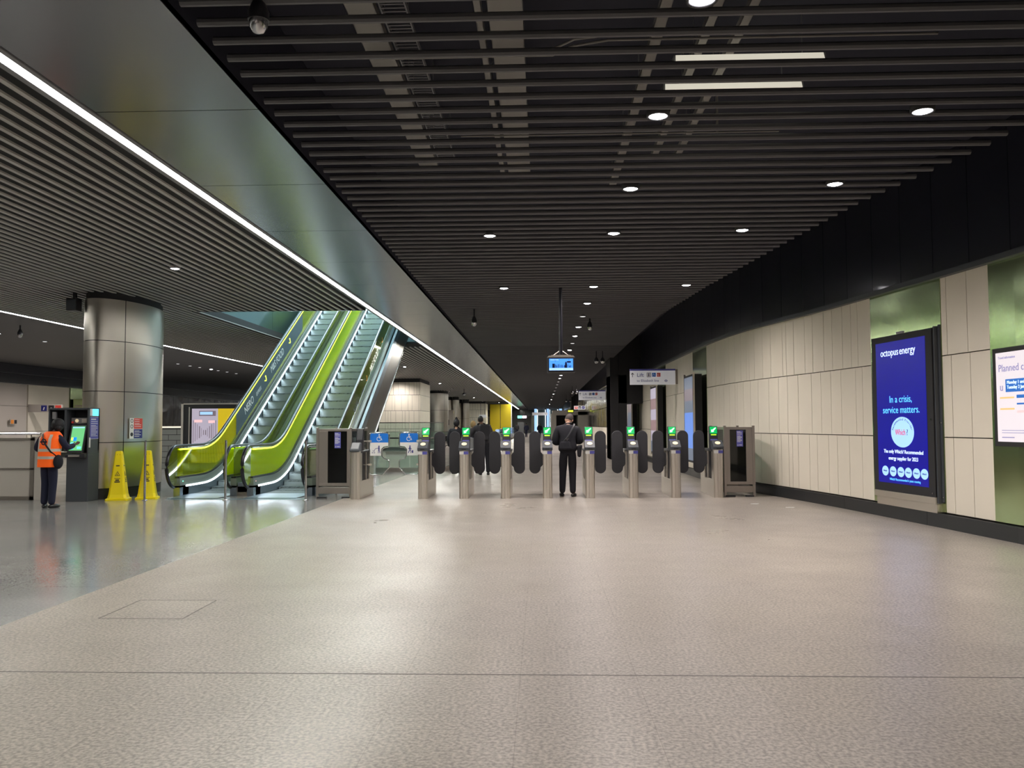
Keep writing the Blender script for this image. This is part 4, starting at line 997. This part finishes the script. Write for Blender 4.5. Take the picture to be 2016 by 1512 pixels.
def escalator(XL, XR, label, lime, film):
    t = thing('escalator', label, 'escalator', ((XL+XR)/2, 17.3, 0), 0, 'escalators'); off = Vector(t.location)
    kids = []
    def K(o): kids.append(o); return o
    for X, s, gl in ((XL, 1, 'glassy2' if film else 'glassy'), (XR, -1, 'glassp')):
        hr = [(X, y, z) for y, z in newel()] + [(X, y, z) for y, z in ep(0, 18.0, YT)]
        K(MB().tube(hr, .04, 10, 1.0, .7).build('handrail', 'black_rubber'))
        g = MB(); gp = ep(.045, 17.85, YT); gq = ep(.80, 17.85, YT)
        band(g, X-.006, X+.006, .045, .68, 17.85, YT)
        nw = newel(14, NR-.045)
        g.prism([p for p in nw] + [(17.85, HZ-.045), (17.85, HZ-.78)], (X-.006, X+.006), lambda u, v, k: (k, u, v))
        K(g.build('glass_panel', gl))
        K(band(MB(), X-.02, X+.02, .035, .06, 17.9, YT).build('handrail_track', 'gsteel'))
        led = band(MB(), X+s*.008, X+s*.02, .065, .095, 17.95, YT)
        K(led.build('handrail_light', 'ledy' if s > 0 else 'ledb'))
        K(band(MB(), X-.055, X+.055, .66, .70, 17.85, YT).build('glass_gasket', 'black_rubber'))
        K(band(MB(), X-.07, X+.07, .70, .90, 17.85, YT).build('balustrade_base', 'deck'))
        K(band(MB(), X+s*.072, X+s*.082, .86, .893, 18.15, YT).build('skirt_light', 'ledw'))
        K(band(MB(), X+s*.04, X+s*.07, .90, 1.38, 18.0, YT).box(min(X-.07, X+.07), max(X-.07, X+.07), 17.85, 18.3, 0, .22).build('skirt_panel', 'skirt'))
    # steps
    mb = MB(); w0, w1 = XL+.085, XR-.085
    sd = .40; rs = sd*math.tan(TH)
    base = None; i = 0; y = 18.35
    def nose(yv):
        Yn = 19.75
        if yv < Yn-.8: return 0.012
        if yv < Yn+.8: q = (yv-(Yn-.8))/1.6; return .012+q*q*.8*math.tan(TH)
        return .012+(yv-Yn)*math.tan(TH)
    ss = []
    cen = (w0+w1)/2; hw = (w1-w0)/2
    while y < 31.5:
        z = nose(y)
        if i == 0:
            base = MB()
            base.use('step').box(-hw, hw, 0, sd+.03, -.03, 0)
            base.use('riser').box(-hw, hw, 0, .025, -rs-.02, -.0)
            base.use('yellow').box(-hw, hw, -.003, .0, -.012, .002) if False else None
            base = base.build('step'); o = base
        else: o = base.copy(); COL.objects.link(o)
        o.location = (cen, y, z); K(o); i += 1; y += sd
    K(MB().box(w0, w1, 17.2, 18.4, -.02, .014).build('comb_plate', 'skirt'))
    K(MB().prism([(18.4, .0), (21.9, .0), (YT, (YT-21.9)*math.tan(TH)), (YT, (YT-20.2)*math.tan(TH)), (20.3, .02)], (w0, w1), lambda u, v, k: (k, u, v)).build('truss', 'black'))
    ind = MB().lathe([(.03, 0), (.03, .02), (.001, .03)], n=14).build('indicator', 'exit' if film else 'scr_pk')
    ind.location = (XL+.05, 18.0, .30); K(ind)
    if film:
        K(band(MB(), XL+.009, XL+.013, .10, .60, 21.3, 27.2).build('advert_film', 'film'))
    for o in kids: o.parent = t; o.location = Vector(o.location)-off
    def addt(o): o.location = Vector(o.location)-off
    if film:
        X = XL+.015
        addt(inc('white', 'NERO', .30, 21.95, X, .45, t, xs=.95)); addt(inc('white', 'EXPRESS', .15, 22.82, X, .43, t, xs=.8)); addt(inc('ledy', '-3', .24, 23.50, X, .42, t)); addt(inc('white', 'M&S FOOD', .30, 24.05, X, .43, t, xs=.92)); addt(inc('ledy', '-3', .24, 25.75, X, .42, t))
    else:
        X = XR+.012
        addt(inc('dark', 'NERO', .30, 22.1, X, .55, t, xs=.95)); addt(inc('dark', 'EXPRESS', .15, 22.97, X, .53, t, xs=.8)); addt(inc('orangep', '-3', .24, 23.65, X, .50, t)); addt(inc('white', 'M&S FOOD', .30, 24.2, X, .53, t, xs=.92)); addt(inc('orangep', '-3', .24, 25.95, X, .50, t))
    return t
def _band_fix(): pass
e1 = escalator(-7.85, -6.62, 'left escalator with lime glass and a dark film reading M&S FOOD', True, True)
e2 = escalator(-6.25, -4.98, 'right escalator with bright lime glass beside the steel cladding', True, False)
# cladding on the right flank and deck between the two
cl = thing('escalator_cladding', 'brushed steel side cladding of the right escalator rising to the ceiling', 'cladding', (-4.84, 18, 0))
def und(y): return (y-21.9)*math.tan(TH)
MB().prism([(-.0, .0), (3.9, .0), (15, und(33.)), (15, (33-HY)*math.tan(TH)-1.3), (1.9+.35, .30), (-.0, .14)], (-.03, .03), lambda u, v, k: (k, u, v)).build('side_panel', 'clad', cl)
MB().prism([(3.88, -.0), (3.95, -.0), (15, und(33)), (15, und(33)-.05)], (-.035, .05), lambda u, v, k: (k, u, v)).build('edge_trim', 'gsteel', cl)
b_ = band(MB(), -4.875, -4.80, .90, 1.16, 17.95, 33.).build('pale_band', 'skirt', cl); b_.location = -Vector(cl.location)
md = thing('escalator_deck', 'steel deck between the two escalators', 'deck', (-6.435, 17.9, 0))
b_ = band(MB(), -6.54, -6.33, .80, 1.0, 17.9, 33.).build('deck_sheet', 'skirt', md); b_.location = -Vector(md.location)
MB().box(-.115, .115, .0, .6, 0, .2).build('end_box', 'dsteel', md)
tag(MB().box(-7.7, -4.85, 16.95, 17.19, 0, .003).build('landing_plate', 'skirt'), 'flat steel landing plate in front of the escalators', 'plate')
# ------------------------------------------------------------------ far left fittings
t = thing('advert_display', 'large framed screen showing a lilac arcade picture behind the left escalator', 'screen', (-10.3, 26, 0))
MB().box(-.95, .95, .0, .25, 0, 2.18).build('housing', 'black', t)
MB().box(-1.02, -.95, -.02, .27, 0, 2.20).box(-.95, .95, -.02, .27, 2.18, 2.22).build('frame', 'beige', t)
MB().box(-.78, -.75, -.01, 0, .2, 2.10).build('inner_trim', 'beige', t)
sc = MB().box(-.68, .15, -.006, 0, .35, 2.05).build('screen', 'poster1', t)
MB().box(.15, .9, -.006, 0, .35, 2.05).build('screen', 'postery', t)
mb = MB(); mb.use('poster2').box(-.45, .08, -.010, -.006, 1.82, 1.98).use('badge').box(-.42, -.02, -.014, -.010, 1.86, 1.95)
mb.use('poster2'); rr_ = random.Random(9)
for i in range(12):
    x = -.64+i*.065; hgt = .42-.045*abs(5.5-i)*-1; mb.box(x, x+rr_.uniform(.01, .03), -.010, -.006, 1.25-abs(5.5-i)*.05, 1.35+abs(5.5-i)*.06)
mb.use('scr_pk').box(-.6, -.35, -.010, -.006, 1.62, 1.70).box(-.15, .05, -.010, -.006, 1.6, 1.68)
mb.build('picture', None, sc)
t = thing('masonry_counter', 'low grey block counter with pale top left of the arcade screen', 'counter', (-13.6, 29.5, 0))
mb = MB(); mb.use('black').box(-1.2, 1.2, .01, .4, 0, 1.48).use('masonry')
for r in range(7):
    x = -1.2-(.3 if r % 2 else 0)
    while x < 1.2: mb.box(max(-1.2, x+.01), min(1.2, x+.59), 0, .41, r*.2+.01, r*.2+.19); x += .6
mb.build('blockwork', None, t)
MB().box(-1.25, 1.25, -.05, .45, 1.44, 1.50).build('top', 'tubedim', t)
tag(MB().box(-14.2, -14.05, 29.6, 29.75, 1.505, 1.63).build('orange_box', 'orangep'), 'tiny orange box standing on the grey counter', 'box')
t = thing('green_kiosk', 'olive shuttered kiosk front on the far left wall', 'kiosk', (-23.5, 43.2, 0), 0)
MB().box(-.4, .5, -1.2, 1.2, 0, 2.9).build('body', 'olive', t)
mb = MB()
for i in range(12): mb.box(-.3, .45, -1.215, -1.2, 1.2+i*.12, 1.28+i*.12)
mb.build('shutter', 'dsteel', t)

# ------------------------------------------------------------------ glass balustrades around the platform escalators
def balus(x0, y0, x1, y1, z, label, step=1.3, rail='gsteel'):
    t = thing('glass_balustrade', label, 'balustrade', (x0, y0, 0)); L = math.hypot(x1-x0, y1-y0); t.rotation_euler = (0, 0, math.atan2(y1-y0, x1-x0))
    n = max(1, round(L/step)); g = L/n
    for i in range(n): MB().box(i*g+.012, (i+1)*g-.012, -.008, .008, .12, z-.01).build('glass_panel', 'glassc', t)
    MB().box(0, L, -.02, .02, z-.01, z+.015).build('top_rail', rail, t)
    MB().box(0, L, -.03, .03, 0, .13).build('base_channel', 'dsteel', t)
    m_ = MB()
    m_.box(0, L, -.06, -.02, z*.68, z*.68+.035)
    for i in range(n+1): m_.box(min(L-.02, i*g)-.012, min(L-.02, i*g)+.012, -.05, 0, z*.66, z*.70)
    m_.build('handrail', 'gsteel', t)
balus(-5.35, 27.0, -3.15, 27.0, 1.58, 'glass balustrade across the hall behind the wide gate, nearest one')
balus(-3.15, 27.05, -3.15, 48, 1.15, 'long glass balustrade running away beside the pale walkway', 2.1)
balus(-8.2, 44.0, -3.2, 44.0, 1.15, 'glass balustrade in front of the distant cream block')
balus(-3.3, 60, -3.3, 100, 1.15, 'farthest glass balustrade towards the mustard panels', 3.)

# cream clad blocks and steel columns down the hall
def block(x0, x1, y0, y1, z1, label):
    t = thing('cream_block', label, 'lift enclosure', ((x0+x1)/2, y0, 0)); c = (x0+x1)/2; rnd = random.Random(int(y0))
    MB().box(x0-c+.04, x1-c-.04, .04, y1-y0, 0, 4.30).build('core', 'black', t)
    mb = MB(); zs = [(.2, 1.27), (1.29, 2.36), (2.38, 3.05 if z1 < 3.9 else 3.3), (3.07 if z1 < 3.9 else 3.32, z1)]
    for za, zb in zs:
        x = x0-c
        while x < x1-c-.03:
            w_ = rnd.choice([.16, .24, .3, .4]); x2 = min(x1-c, x+w_); mb.box(x+.007, x2-.007, 0, .05, za, zb); x = x2
        y = .0
        while y < y1-y0-.03:
            w_ = rnd.choice([.24, .4, .5]); y2 = min(y1-y0, y+w_); mb.box(x1-c-.05, x1-c, y+.007, y2-.007, za, zb); y = y2
    mb.build('panel_cladding', 'cream', t)
block(-9.75, -7.24, 50, 54.3, 4.08, 'nearer cream panelled block right of the escalator cladding')
block(-8.75, -6.65, 100, 104, 4.05, 'farther cream panelled block left of the mustard panels')
column(-8.55, 69.5, .80, 1.5, 'oval steel column standing just right of the nearer cream block', zs=((.2, 2.7), (2.72, 4.1)), n=20)
column(-9.15, 93, .38, .8, 'left one of the paired slender steel columns far down the hall', zs=((.2, 2.2), (2.22, 3.9)), n=16)
column(-8.4, 93, .38, .8, 'right one of the paired slender steel columns far down the hall', zs=((.2, 2.2), (2.22, 3.9)), n=16)
column(-9.3, 84, .36, .5, 'left rounded steel drum above the white hanging sign', zs=((.2, 2.2), (2.22, 4.0)), n=16)
column(-8.6, 84, .36, .5, 'right rounded steel drum above the white hanging sign', zs=((.2, 2.2), (2.22, 4.0)), n=16)
t = thing('steel_kiosk', 'brown steel kiosk with a dark opening below the white hanging sign', 'kiosk', (-8.95, 78, 0))
MB().box(-.75, .75, 0, 1, 0, 2.9).build('body', 'clad', t)
MB().box(-.6, .35, -.02, 0, 1.5, 2.0).build('opening', 'black', t)
t = thing('yellow_enclosure', 'large mustard yellow panelled enclosure near the far end of the strip light', 'enclosure', (-5.3, 108, 0))
MB().box(-1.32, -.03, 0, .3, .35, 4.15).build('panel', 'mustard', t)
MB().box(.05, 1.38, 0, .3, .35, 4.15).build('panel', 'mustard', t)
MB().box(-.03, .05, .05, .3, .1, 4.15).build('centre_joint', 'dark', t)
MB().box(1.38, 1.5, -.02, .3, .3, 4.1).build('edge_trim', 'white', t)
MB().box(-1.3, 1.5, .05, .25, 0, .35).build('base', 'dsteel', t)
tag(MB().box(-3.9, -2.9, 138, 138.4, 0, 1.9).build('grey_screen', 'grey'), 'grey free standing screen at the far end of the hall', 'screen')
# far escalators
def far_esc(cx, label):
    t = thing('escalator', label, 'escalator', (cx, 150, 0), 0, 'far escalators')
    MB().prism([(0, 0), (14, 8.1), (14, 7.), (1.5, 0)], (-.8, .8), lambda u, v, k: (k, u, v)).build('truss', 'step', t)
    mb = MB()
    for i in range(40): mb.box(-.65, .65, .3+i*.33, .32+i*.33, .02+i*.19, .16+i*.19)
    mb.build('step_edges', 'riser', t)
    for s in (-1, 1):
        MB().prism([(0, 0), (0, .95), (14, 9.05), (14, 8.1)], (s*.82-.02, s*.82+.02), lambda u, v, k: (k, u, v)).build('glass_panel', 'glassp', t)
        MB().prism([(0, .9), (0, 1.0), (14, 9.1), (14, 9.0)], (s*.82-.05, s*.82+.05), lambda u, v, k: (k, u, v)).build('handrail', 'black_rubber', t)
        MB().prism([(0, .05), (0, .2), (14, 8.3), (14, 8.15)], (s*.76-.02, s*.76+.02), lambda u, v, k: (k, u, v)).build('skirt_light', 'ledw', t)
far_esc(.0, 'left one of the two escalators at the far end'); far_esc(2.3, 'right one of the two escalators at the far end')
t = thing('light_column', 'pale blue lit strip left of the far escalators', 'light', (-1.05, 149, 0)); MB().box(-.2, .25, 0, .1, 0, 4.3).build('panel', 'cctv_l', t)
t = thing('light_column', 'pale blue lit strip between the far escalators', 'light', (1.15, 149, 0)); MB().box(-.2, .2, 0, .1, .3, 4.3).build('panel', 'cctv_l', t)
t = thing('light_column', 'pale blue lit strip right of the far escalators', 'light', (3.4, 149, 0)); MB().box(-.25, .25, 0, .1, 0, 4.3).build('panel', 'cctv_l', t)

# ------------------------------------------------------------------ people
def skin(name, V, E, mt, parent, sub=2, root=0, smooth=True):
    """V: list of (x, y, z, rx[, ry])"""
    me = bpy.data.meshes.new(name); me.from_pydata([v[:3] for v in V], E, []); me.update()
    o = bpy.data.objects.new(name, me); COL.objects.link(o)
    m = o.modifiers.new('skin', 'SKIN'); m.use_smooth_shade = True; m.branch_smoothing = .5
    for i, v in enumerate(V):
        d = me.skin_vertices[0].data[i]; d.radius = (v[3], v[4] if len(v) > 4 else v[3]); d.use_root = (i == root)
    s = o.modifiers.new('sub', 'SUBSURF'); s.levels = sub; s.render_levels = sub
    bpy.context.view_layer.update()
    nm = bpy.data.meshes.new_from_object(o.evaluated_get(bpy.context.evaluated_depsgraph_get()))
    o.modifiers.clear(); o.data = nm; nm.materials.clear(); nm.materials.append(M[mt]); nm.name = name
    for p in nm.polygons: p.use_smooth = True
    o.parent = parent
    return o
def chain(n0, k): return [(n0+i, n0+i+1) for i in range(k)]
def hand(parent, wrist, d, side, mt='skin', s=1.):
    """palm, four unequal bent fingers and a side thumb; d = pointing direction, side = thumb side"""
    d = Vector(d).normalized(); sd = Vector(side); sd = (sd-d*sd.dot(d)).normalized(); nrm = d.cross(sd)
    w_ = Vector(wrist); V = []; E = []
    def A(p, r): V.append((p.x, p.y, p.z, r*s)); return len(V)-1
    a = A(w_, .026); b = A(w_+d*.05*s, .032); E.append((a, b))
    for i, (off, ln) in enumerate([(.028, .075), (.010, .085), (-.010, .078), (-.028, .060)]):
        k0 = A(w_+d*.085*s+sd*off*s, .010); k1 = A(w_+d*(.085+ln*.45)*s+sd*off*s+nrm*.012*s, .009); k2 = A(w_+d*(.085+ln*.8)*s+sd*off*s+nrm*.035*s, .008)
        E += [(b, k0), (k0, k1), (k1, k2)]
    t0 = A(w_+d*.03*s+sd*.035*s, .012); t1 = A(w_+d*.07*s+sd*.055*s+nrm*.01*s, .010); t2 = A(w_+d*.095*s+sd*.05*s+nrm*.025*s, .009)
    E += [(b, t0), (t0, t1), (t1, t2)]
    return skin('hand', V, E, mt, parent, 1)

def person(name_label, loc, rz, H_, J, cloth, hair, group=None, hands=True, skinm='skin', hairshape='short', cat='person'):
    """J: joint positions for a 1.75 m body, back towards local -Y"""
    t = thing('person', name_label, cat, loc, rz, group); t.scale = (H_/1.75,)*3
    pel, che, nek, hed = J['pelvis'], J['chest'], J['neck'], J['head']
    V = [(*pel, .12, .10), (*((Vector(pel)+Vector(che))*.5), .115, .095), (*che, .14, .10), (*nek, .055, .055), (*(Vector(nek)+(Vector(hed)-Vector(nek))*.45), .05, .055)]
    E = [(0, 1), (1, 2), (2, 3), (3, 4)]
    for k in ('L', 'R'):
        b = len(V); h_, kn, an, to = J['hip'+k], J['knee'+k], J['ankle'+k], J['toe'+k]
        V += [(*h_, .075), (*kn, .050), (*an, .034), (*to, .026)]; E += [(0, b), (b, b+1), (b+1, b+2), (b+2, b+3)]
        b = len(V); s_h, el, wr = J['sho'+k], J['elb'+k], J['wri'+k]
        V += [(*s_h, .055), (*el, .040), (*wr, .028)]; E += [(2, b), (b, b+1), (b+1, b+2)]
    skin('body', V, E, skinm, t)
    # head with face
    hx, hy, hz = hed; hd = MB().ball((0, 0, 0), .074, .093, .115, 20, 14)
    hd.ball((0, .088, -.022), .014, .020, .022, 8, 6)                                  # nose
    hd.ball((-.078, .0, -.01), .012, .020, .032, 8, 6).ball((.078, .0, -.01), .012, .020, .032, 8, 6)  # ears
    ho = hd.build('head', skinm, t); ho.location = hed; ho.rotation_euler = J.get('head_rot', (0, 0, 0))
    fc = MB().use('white').ball((-.03, .078, .012), .013, .010, .009, 8, 6).ball((.03, .078, .012), .013, .010, .009, 8, 6)
    fc.use('dark').ball((-.03, .087, .012), .006, .004, .006, 8, 6).ball((.03, .087, .012), .006, .004, .006, 8, 6).use('red').ball((0, .082, -.058), .022, .008, .006, 8, 6)
    fo = fc.build('face_features', None, ho)
    hb = MB()
    if hairshape == 'short': hb.ball((0, -.014, .022), .082, .098, .108, 20, 12)
    elif hairshape == 'afro': hb.ball((0, -.02, .02), .115, .12, .125, 20, 12).ball((.05, -.02, -.05), .08, .07, .07, 12, 8).ball((-.05, -.02, -.05), .075, .07, .07, 12, 8)
    elif hairshape == 'hood': hb.ball((0, -.02, .02), .10, .11, .135, 16, 10).ball((0, -.03, .12), .045, .05, .09, 10, 8)
    else: hb.ball((0, -.016, .01), .095, .105, .125, 16, 10)
    hb.build('hair', hair, ho)
    # garments
    up, lo = cloth['coat'], cloth['trousers']; g = cloth.get('g', 1.)
    hm = Vector(J['hem'])
    V = [(*(hm-Vector((0, 0, .05))), .175*g, .145*g), (*(hm+Vector((0, 0, .08))), .175*g, .145*g), (*((Vector(pel)+Vector(che))*.5), .168*g, .138*g), (*che, .175*g, .135*g), (*(Vector(nek)-Vector((0, 0, .03))), .10, .09), (*(Vector(nek)+Vector((0, .01, .03))), .078, .08)]
    E = [(0, 1), (1, 2), (2, 3), (3, 4), (4, 5)]
    for k in ('L', 'R'):
        b = len(V); V += [(*J['sho'+k], .085*g), (*J['elb'+k], .066*g), (*J['wri'+k], .048)]; E += [(3, b), (b, b+1), (b+1, b+2)]
    skin('coat', V, E, up, t)
    V = [(*(Vector(pel)+Vector((0, 0, .12))), .135, .115), (*(Vector(pel)+Vector((0, 0, .0))), .155, .13)]; E = [(0, 1)]
    for k in ('L', 'R'):
        b = len(V); kn = Vector(J['knee'+k]); an = Vector(J['ankle'+k])
        V += [(*J['hip'+k], .115), (*((Vector(J['hip'+k])+kn)*.5), .096), (*kn, .080), (*((kn+an)*.5), .072), (*(an+Vector((0, -.0, -.035))), .066)]
        E += [(1, b), (b, b+1), (b+1, b+2), (b+2, b+3), (b+3, b+4)]
    skin('trousers', V, E, lo, t)
    for k in ('L', 'R'):
        an = Vector(J['ankle'+k]); to = Vector(J['toe'+k]); d = (to-an); d.z = 0; d.normalize()
        c = an+d*.06; m = MB().ball((0, 0, 0), .048, .135, .05, 14, 8)
        # flat sole
        m.v = [(x, y, max(z, -.03)) for x, y, z in m.v]
        o = m.build('shoe', 'shoe', t); o.location = (c.x, c.y, .031+J.get('foot', 0)); o.rotation_euler = (0, 0, math.atan2(d.y, d.x)-PI/2)
    if hands:
        for k in ('L', 'R'):
            w_ = Vector(J['wri'+k]); d = w_-Vector(J['elb'+k]); hand(t, w_, d, (1 if k == 'L' else -1, 0, .3), skinm)
    return t
def J0(**k):
    J = dict(pelvis=(0, 0, .96), chest=(0, .0, 1.30), neck=(0, .01, 1.50), head=(0, .03, 1.635), hem=(0, 0, .92),
             hipL=(-.09, 0, .90), hipR=(.09, 0, .90), kneeL=(-.10, .02, .50), kneeR=(.10, .02, .50), ankleL=(-.11, -.02, .09), ankleR=(.11, -.02, .09), toeL=(-.12, .12, .03), toeR=(.12, .12, .03),
             shoL=(-.19, 0, 1.42), shoR=(.19, 0, 1.42), elbL=(-.25, -.03, 1.12), elbR=(.25, -.03, 1.12), wriL=(-.24, .10, .88), wriR=(.24, .10, .88))
    J.update(k); return J
# man waiting at the open gate
man = person('person in a black coat and black trousers standing in the open gate with back turned', (.545, 17.62, 0), -.05, 1.80,
    J0(chest=(0, .03, 1.28), neck=(.01, .12, 1.47), head=(.03, .21, 1.56), head_rot=(-.7, .2, -.3),
       hipL=(-.085, 0, .90), kneeL=(-.10, .02, .50), ankleL=(-.115, .03, .09), toeL=(-.14, .17, .03), kneeR=(.095, .0, .50), ankleR=(.10, -.06, .09), toeR=(.14, .08, .03),
       shoL=(-.20, .05, 1.37), shoR=(.20, .05, 1.37), elbL=(-.265, .0, 1.08), elbR=(.265, .0, 1.10), wriL=(-.12, .26, 1.10), wriR=(.12, .26, 1.12)),
    dict(coat='blackcloth', trousers='blackcloth', g=1.2), 'hairg')
MB().tube([(-.17, -.12, 1.00), (-.06, -.165, 1.12), (.02, -.165, 1.22), (.10, -.14, 1.36), (.14, -.02, 1.47)], .014, 8, 1.6, .5, Vector((0, 1, 0))).build('strap', 'dark', man)
MB().hexa([(-.18, -.235, .95), (.10, -.235, .95), (.10, -.13, .95), (-.18, -.13, .95)], [(-.14, -.21, 1.12), (.05, -.21, 1.12), (.05, -.13, 1.12), (-.14, -.13, 1.12)]).build('shoulder_bag', 'blackcloth', man, .03)
MB().box(-.035, .03, -.215, -.20, 1.165, 1.175).box(-.01, .0, -.215, -.20, 1.135, 1.165).build('buckle', 'gsteel', man)
MB().hexa([(.20, -.12, .80), (.27, -.12, .80), (.27, .08, .80), (.20, .08, .80)], [(.18, -.12, 1.03), (.30, -.12, 1.05), (.30, .08, 1.05), (.18, .08, 1.03)]).build('hip_bag', 'blackcloth', man, .03)
# worker in the orange vest
wk = person('person in an orange high visibility vest and navy trousers working at the open ticket machine', (-9.13, 15.28, 0), -.25, 1.66,
    J0(chest=(0, .04, 1.28), neck=(.02, .10, 1.47), head=(.04, .17, 1.60), head_rot=(-.5, .1, -.1), hem=(0, 0, .86),
       shoL=(-.20, .03, 1.39), shoR=(.20, .05, 1.39), elbL=(-.33, .0, 1.14), elbR=(.29, .14, 1.16), wriL=(-.25, .24, 1.10), wriR=(.24, .38, 1.22),
       hipL=(-.08, 0, .9), ankleL=(-.09, -.01, .09), kneeL=(-.09, .02, .5), toeL=(-.17, .12, .03), kneeR=(.08, .03, .5), ankleR=(.08, .0, .09), toeR=(.10, .14, .03)),
    dict(coat='navycloth', trousers='navycloth', g=.98), 'hairb', skinm='skind', hairshape='afro')
# vest: loft over the coat
def loft(name, rings, mt, parent, n=32, clip=None):
    vs = []; fs = []
    for (cx, cy, z, rx, ry) in rings:
        for k in range(n):
            a = 2*PI*k/n; q = .8
            ca, sa = math.cos(a), math.sin(a)
            vs.append((cx+rx*math.copysign(abs(ca)**q, ca), cy+ry*math.copysign(abs(sa)**q, sa), z))
    for i in range(len(rings)-1):
        for k in range(n): fs.append((i*n+k, i*n+(k+1) % n, (i+1)*n+(k+1) % n, (i+1)*n+k))
    return MB().add(vs, fs, True).build(name, mt, parent)
def vr(z):
    tab = [(.80, .0, .205, .17), (.95, .0, .20, .168), (1.10, .01, .20, .17), (1.25, .03, .21, .175), (1.36, .04, .235, .16), (1.43, .06, .20, .13), (1.49, .08, .11, .10)]
    for (a, *p), (b, *q) in zip(tab, tab[1:]):
        if z <= b: k = (z-a)/(b-a); return [p[i]+(q[i]-p[i])*k for i in range(3)]
    return tab[-1][1:]
vest = loft('vest', [(0, vr(z)[0], z, vr(z)[1], vr(z)[2]) for z in (.80, .87, .95, 1.05, 1.15, 1.25, 1.32, 1.37, 1.41, 1.45, 1.49)], 'hiv', wk)
for z in (.955, 1.10): loft('reflective_band', [(0, vr(q)[0], q, vr(q)[1]+.004, vr(q)[2]+.004) for q in (z, z+.055)], 'refl', vest)
def backy(x, z):
    cy, rx, ry = vr(z); u = min(.98, abs(x)/rx); return cy-ry*(1-u**(2/.8))**(.8/2)-.006
for x in (-.125, .125):
    vs = []; zs = [1.155, 1.2, 1.25, 1.3, 1.35, 1.39, 1.43]
    for z in zs: 
        xx = x if z < 1.4 else x*.9
        vs += [(xx-.028, backy(xx-.028, z), z), (xx+.028, backy(xx+.028, z), z)]
    MB().add(vs, [(2*i, 2*i+1, 2*i+3, 2*i+2) for i in range(len(zs)-1)], True).build('reflective_band', 'refl', vest)
mb = MB(); ring(mb, (.02, 1.29), .055, .022, backy(.02, 1.29)-.012, n=24, t=.004); bar(mb, (-.06, 1.29), (.10, 1.29), .028, backy(.02, 1.29)-.016, .004); mb.build('roundel', 'navycloth', vest)
MB().tube([(-.09, backy(-.09, 1.44)-.01, 1.44), (.0, backy(0, 1.33)-.022, 1.33), (.08, backy(.08, 1.22)-.012, 1.22), (.16, backy(.16, 1.1)-.012, 1.10), (.215, .0, .98)], .012, 8, 1.8, .5, Vector((0, 1, 0))).build('strap', 'dark', wk)
MB().ball((.235, -.01, .90), .065, .11, .14, 16, 10).build('shoulder_bag', 'blackcloth', wk)
# three people at the balustrade
person('person with a dark pointed hood at the glass balustrade, left of the three', (-2.62, 25.8, 0), .05, 1.66, J0(elbR=(.30, .0, 1.22), wriR=(.26, .25, 1.3)), dict(coat='blackcloth', trousers='blackcloth', g=1.15), 'hairb', 'people behind the gates', False, hairshape='hood')
person('blonde person in black at the glass balustrade, middle of the three', (-2.14, 26.2, 0), 0, 1.62, J0(elbL=(-.29, .0, 1.12), elbR=(.29, 0, 1.12)), dict(coat='blackcloth', trousers='greycloth', g=1.2), 'hairbl', 'people behind the gates', False, hairshape='bob')
p3 = person('tall person with a dark backpack leaning left, right of the three behind the gates', (-1.72, 25.2, 0), .15, 1.80, J0(chest=(-.06, .05, 1.3), neck=(-.08, .08, 1.48), head=(-.10, .12, 1.60), shoL=(-.26, .05, 1.40), shoR=(.14, .03, 1.43), elbL=(-.38, .12, 1.18), wriL=(-.50, .3, 1.10), elbR=(.22, .0, 1.12), wriR=(.2, .1, .9)), dict(coat='greycloth', trousers='blackcloth', g=1.1), 'hairb', 'people behind the gates', False)
MB().box(-.17, .17, -.30, -.10, 1.02, 1.48).build('backpack', 'dark', p3, .05)
sc_ = thing('wheeled_bag', 'grey rounded bag standing between the distant people', 'bag', (-2.22, 25.2, 0))
MB().box(-.2, .2, -.12, .12, .55, 1.12).build('body', 'grey', sc_, .04)
MB().cyl((-.15, 0, 0), (-.15, 0, .6), .02).cyl((.15, 0, 0), (.15, 0, .6), .02).build('leg', 'dark', sc_)
for i, (px, Y, hh, l) in enumerate([(1036.5, 100, 1.7, 'distant walking person in navy nearest the middle of the hall'), (1018, 112, 1.7, 'distant person in dark clothes left of the navy walker'), (1062.5, 92, 1.68, 'distant person in black right of the navy walker')]):
    person(l, ((px-1066)/1650*Y, Y, 0), 0, hh, J0(kneeR=(.06, .12, .52), ankleR=(.05, -.06, .09), toeR=(.06, .06, .03)), dict(coat=['navycloth', 'greycloth', 'blackcloth'][i], trousers='navycloth', g=1.25), 'hairb', 'distant walkers', False)
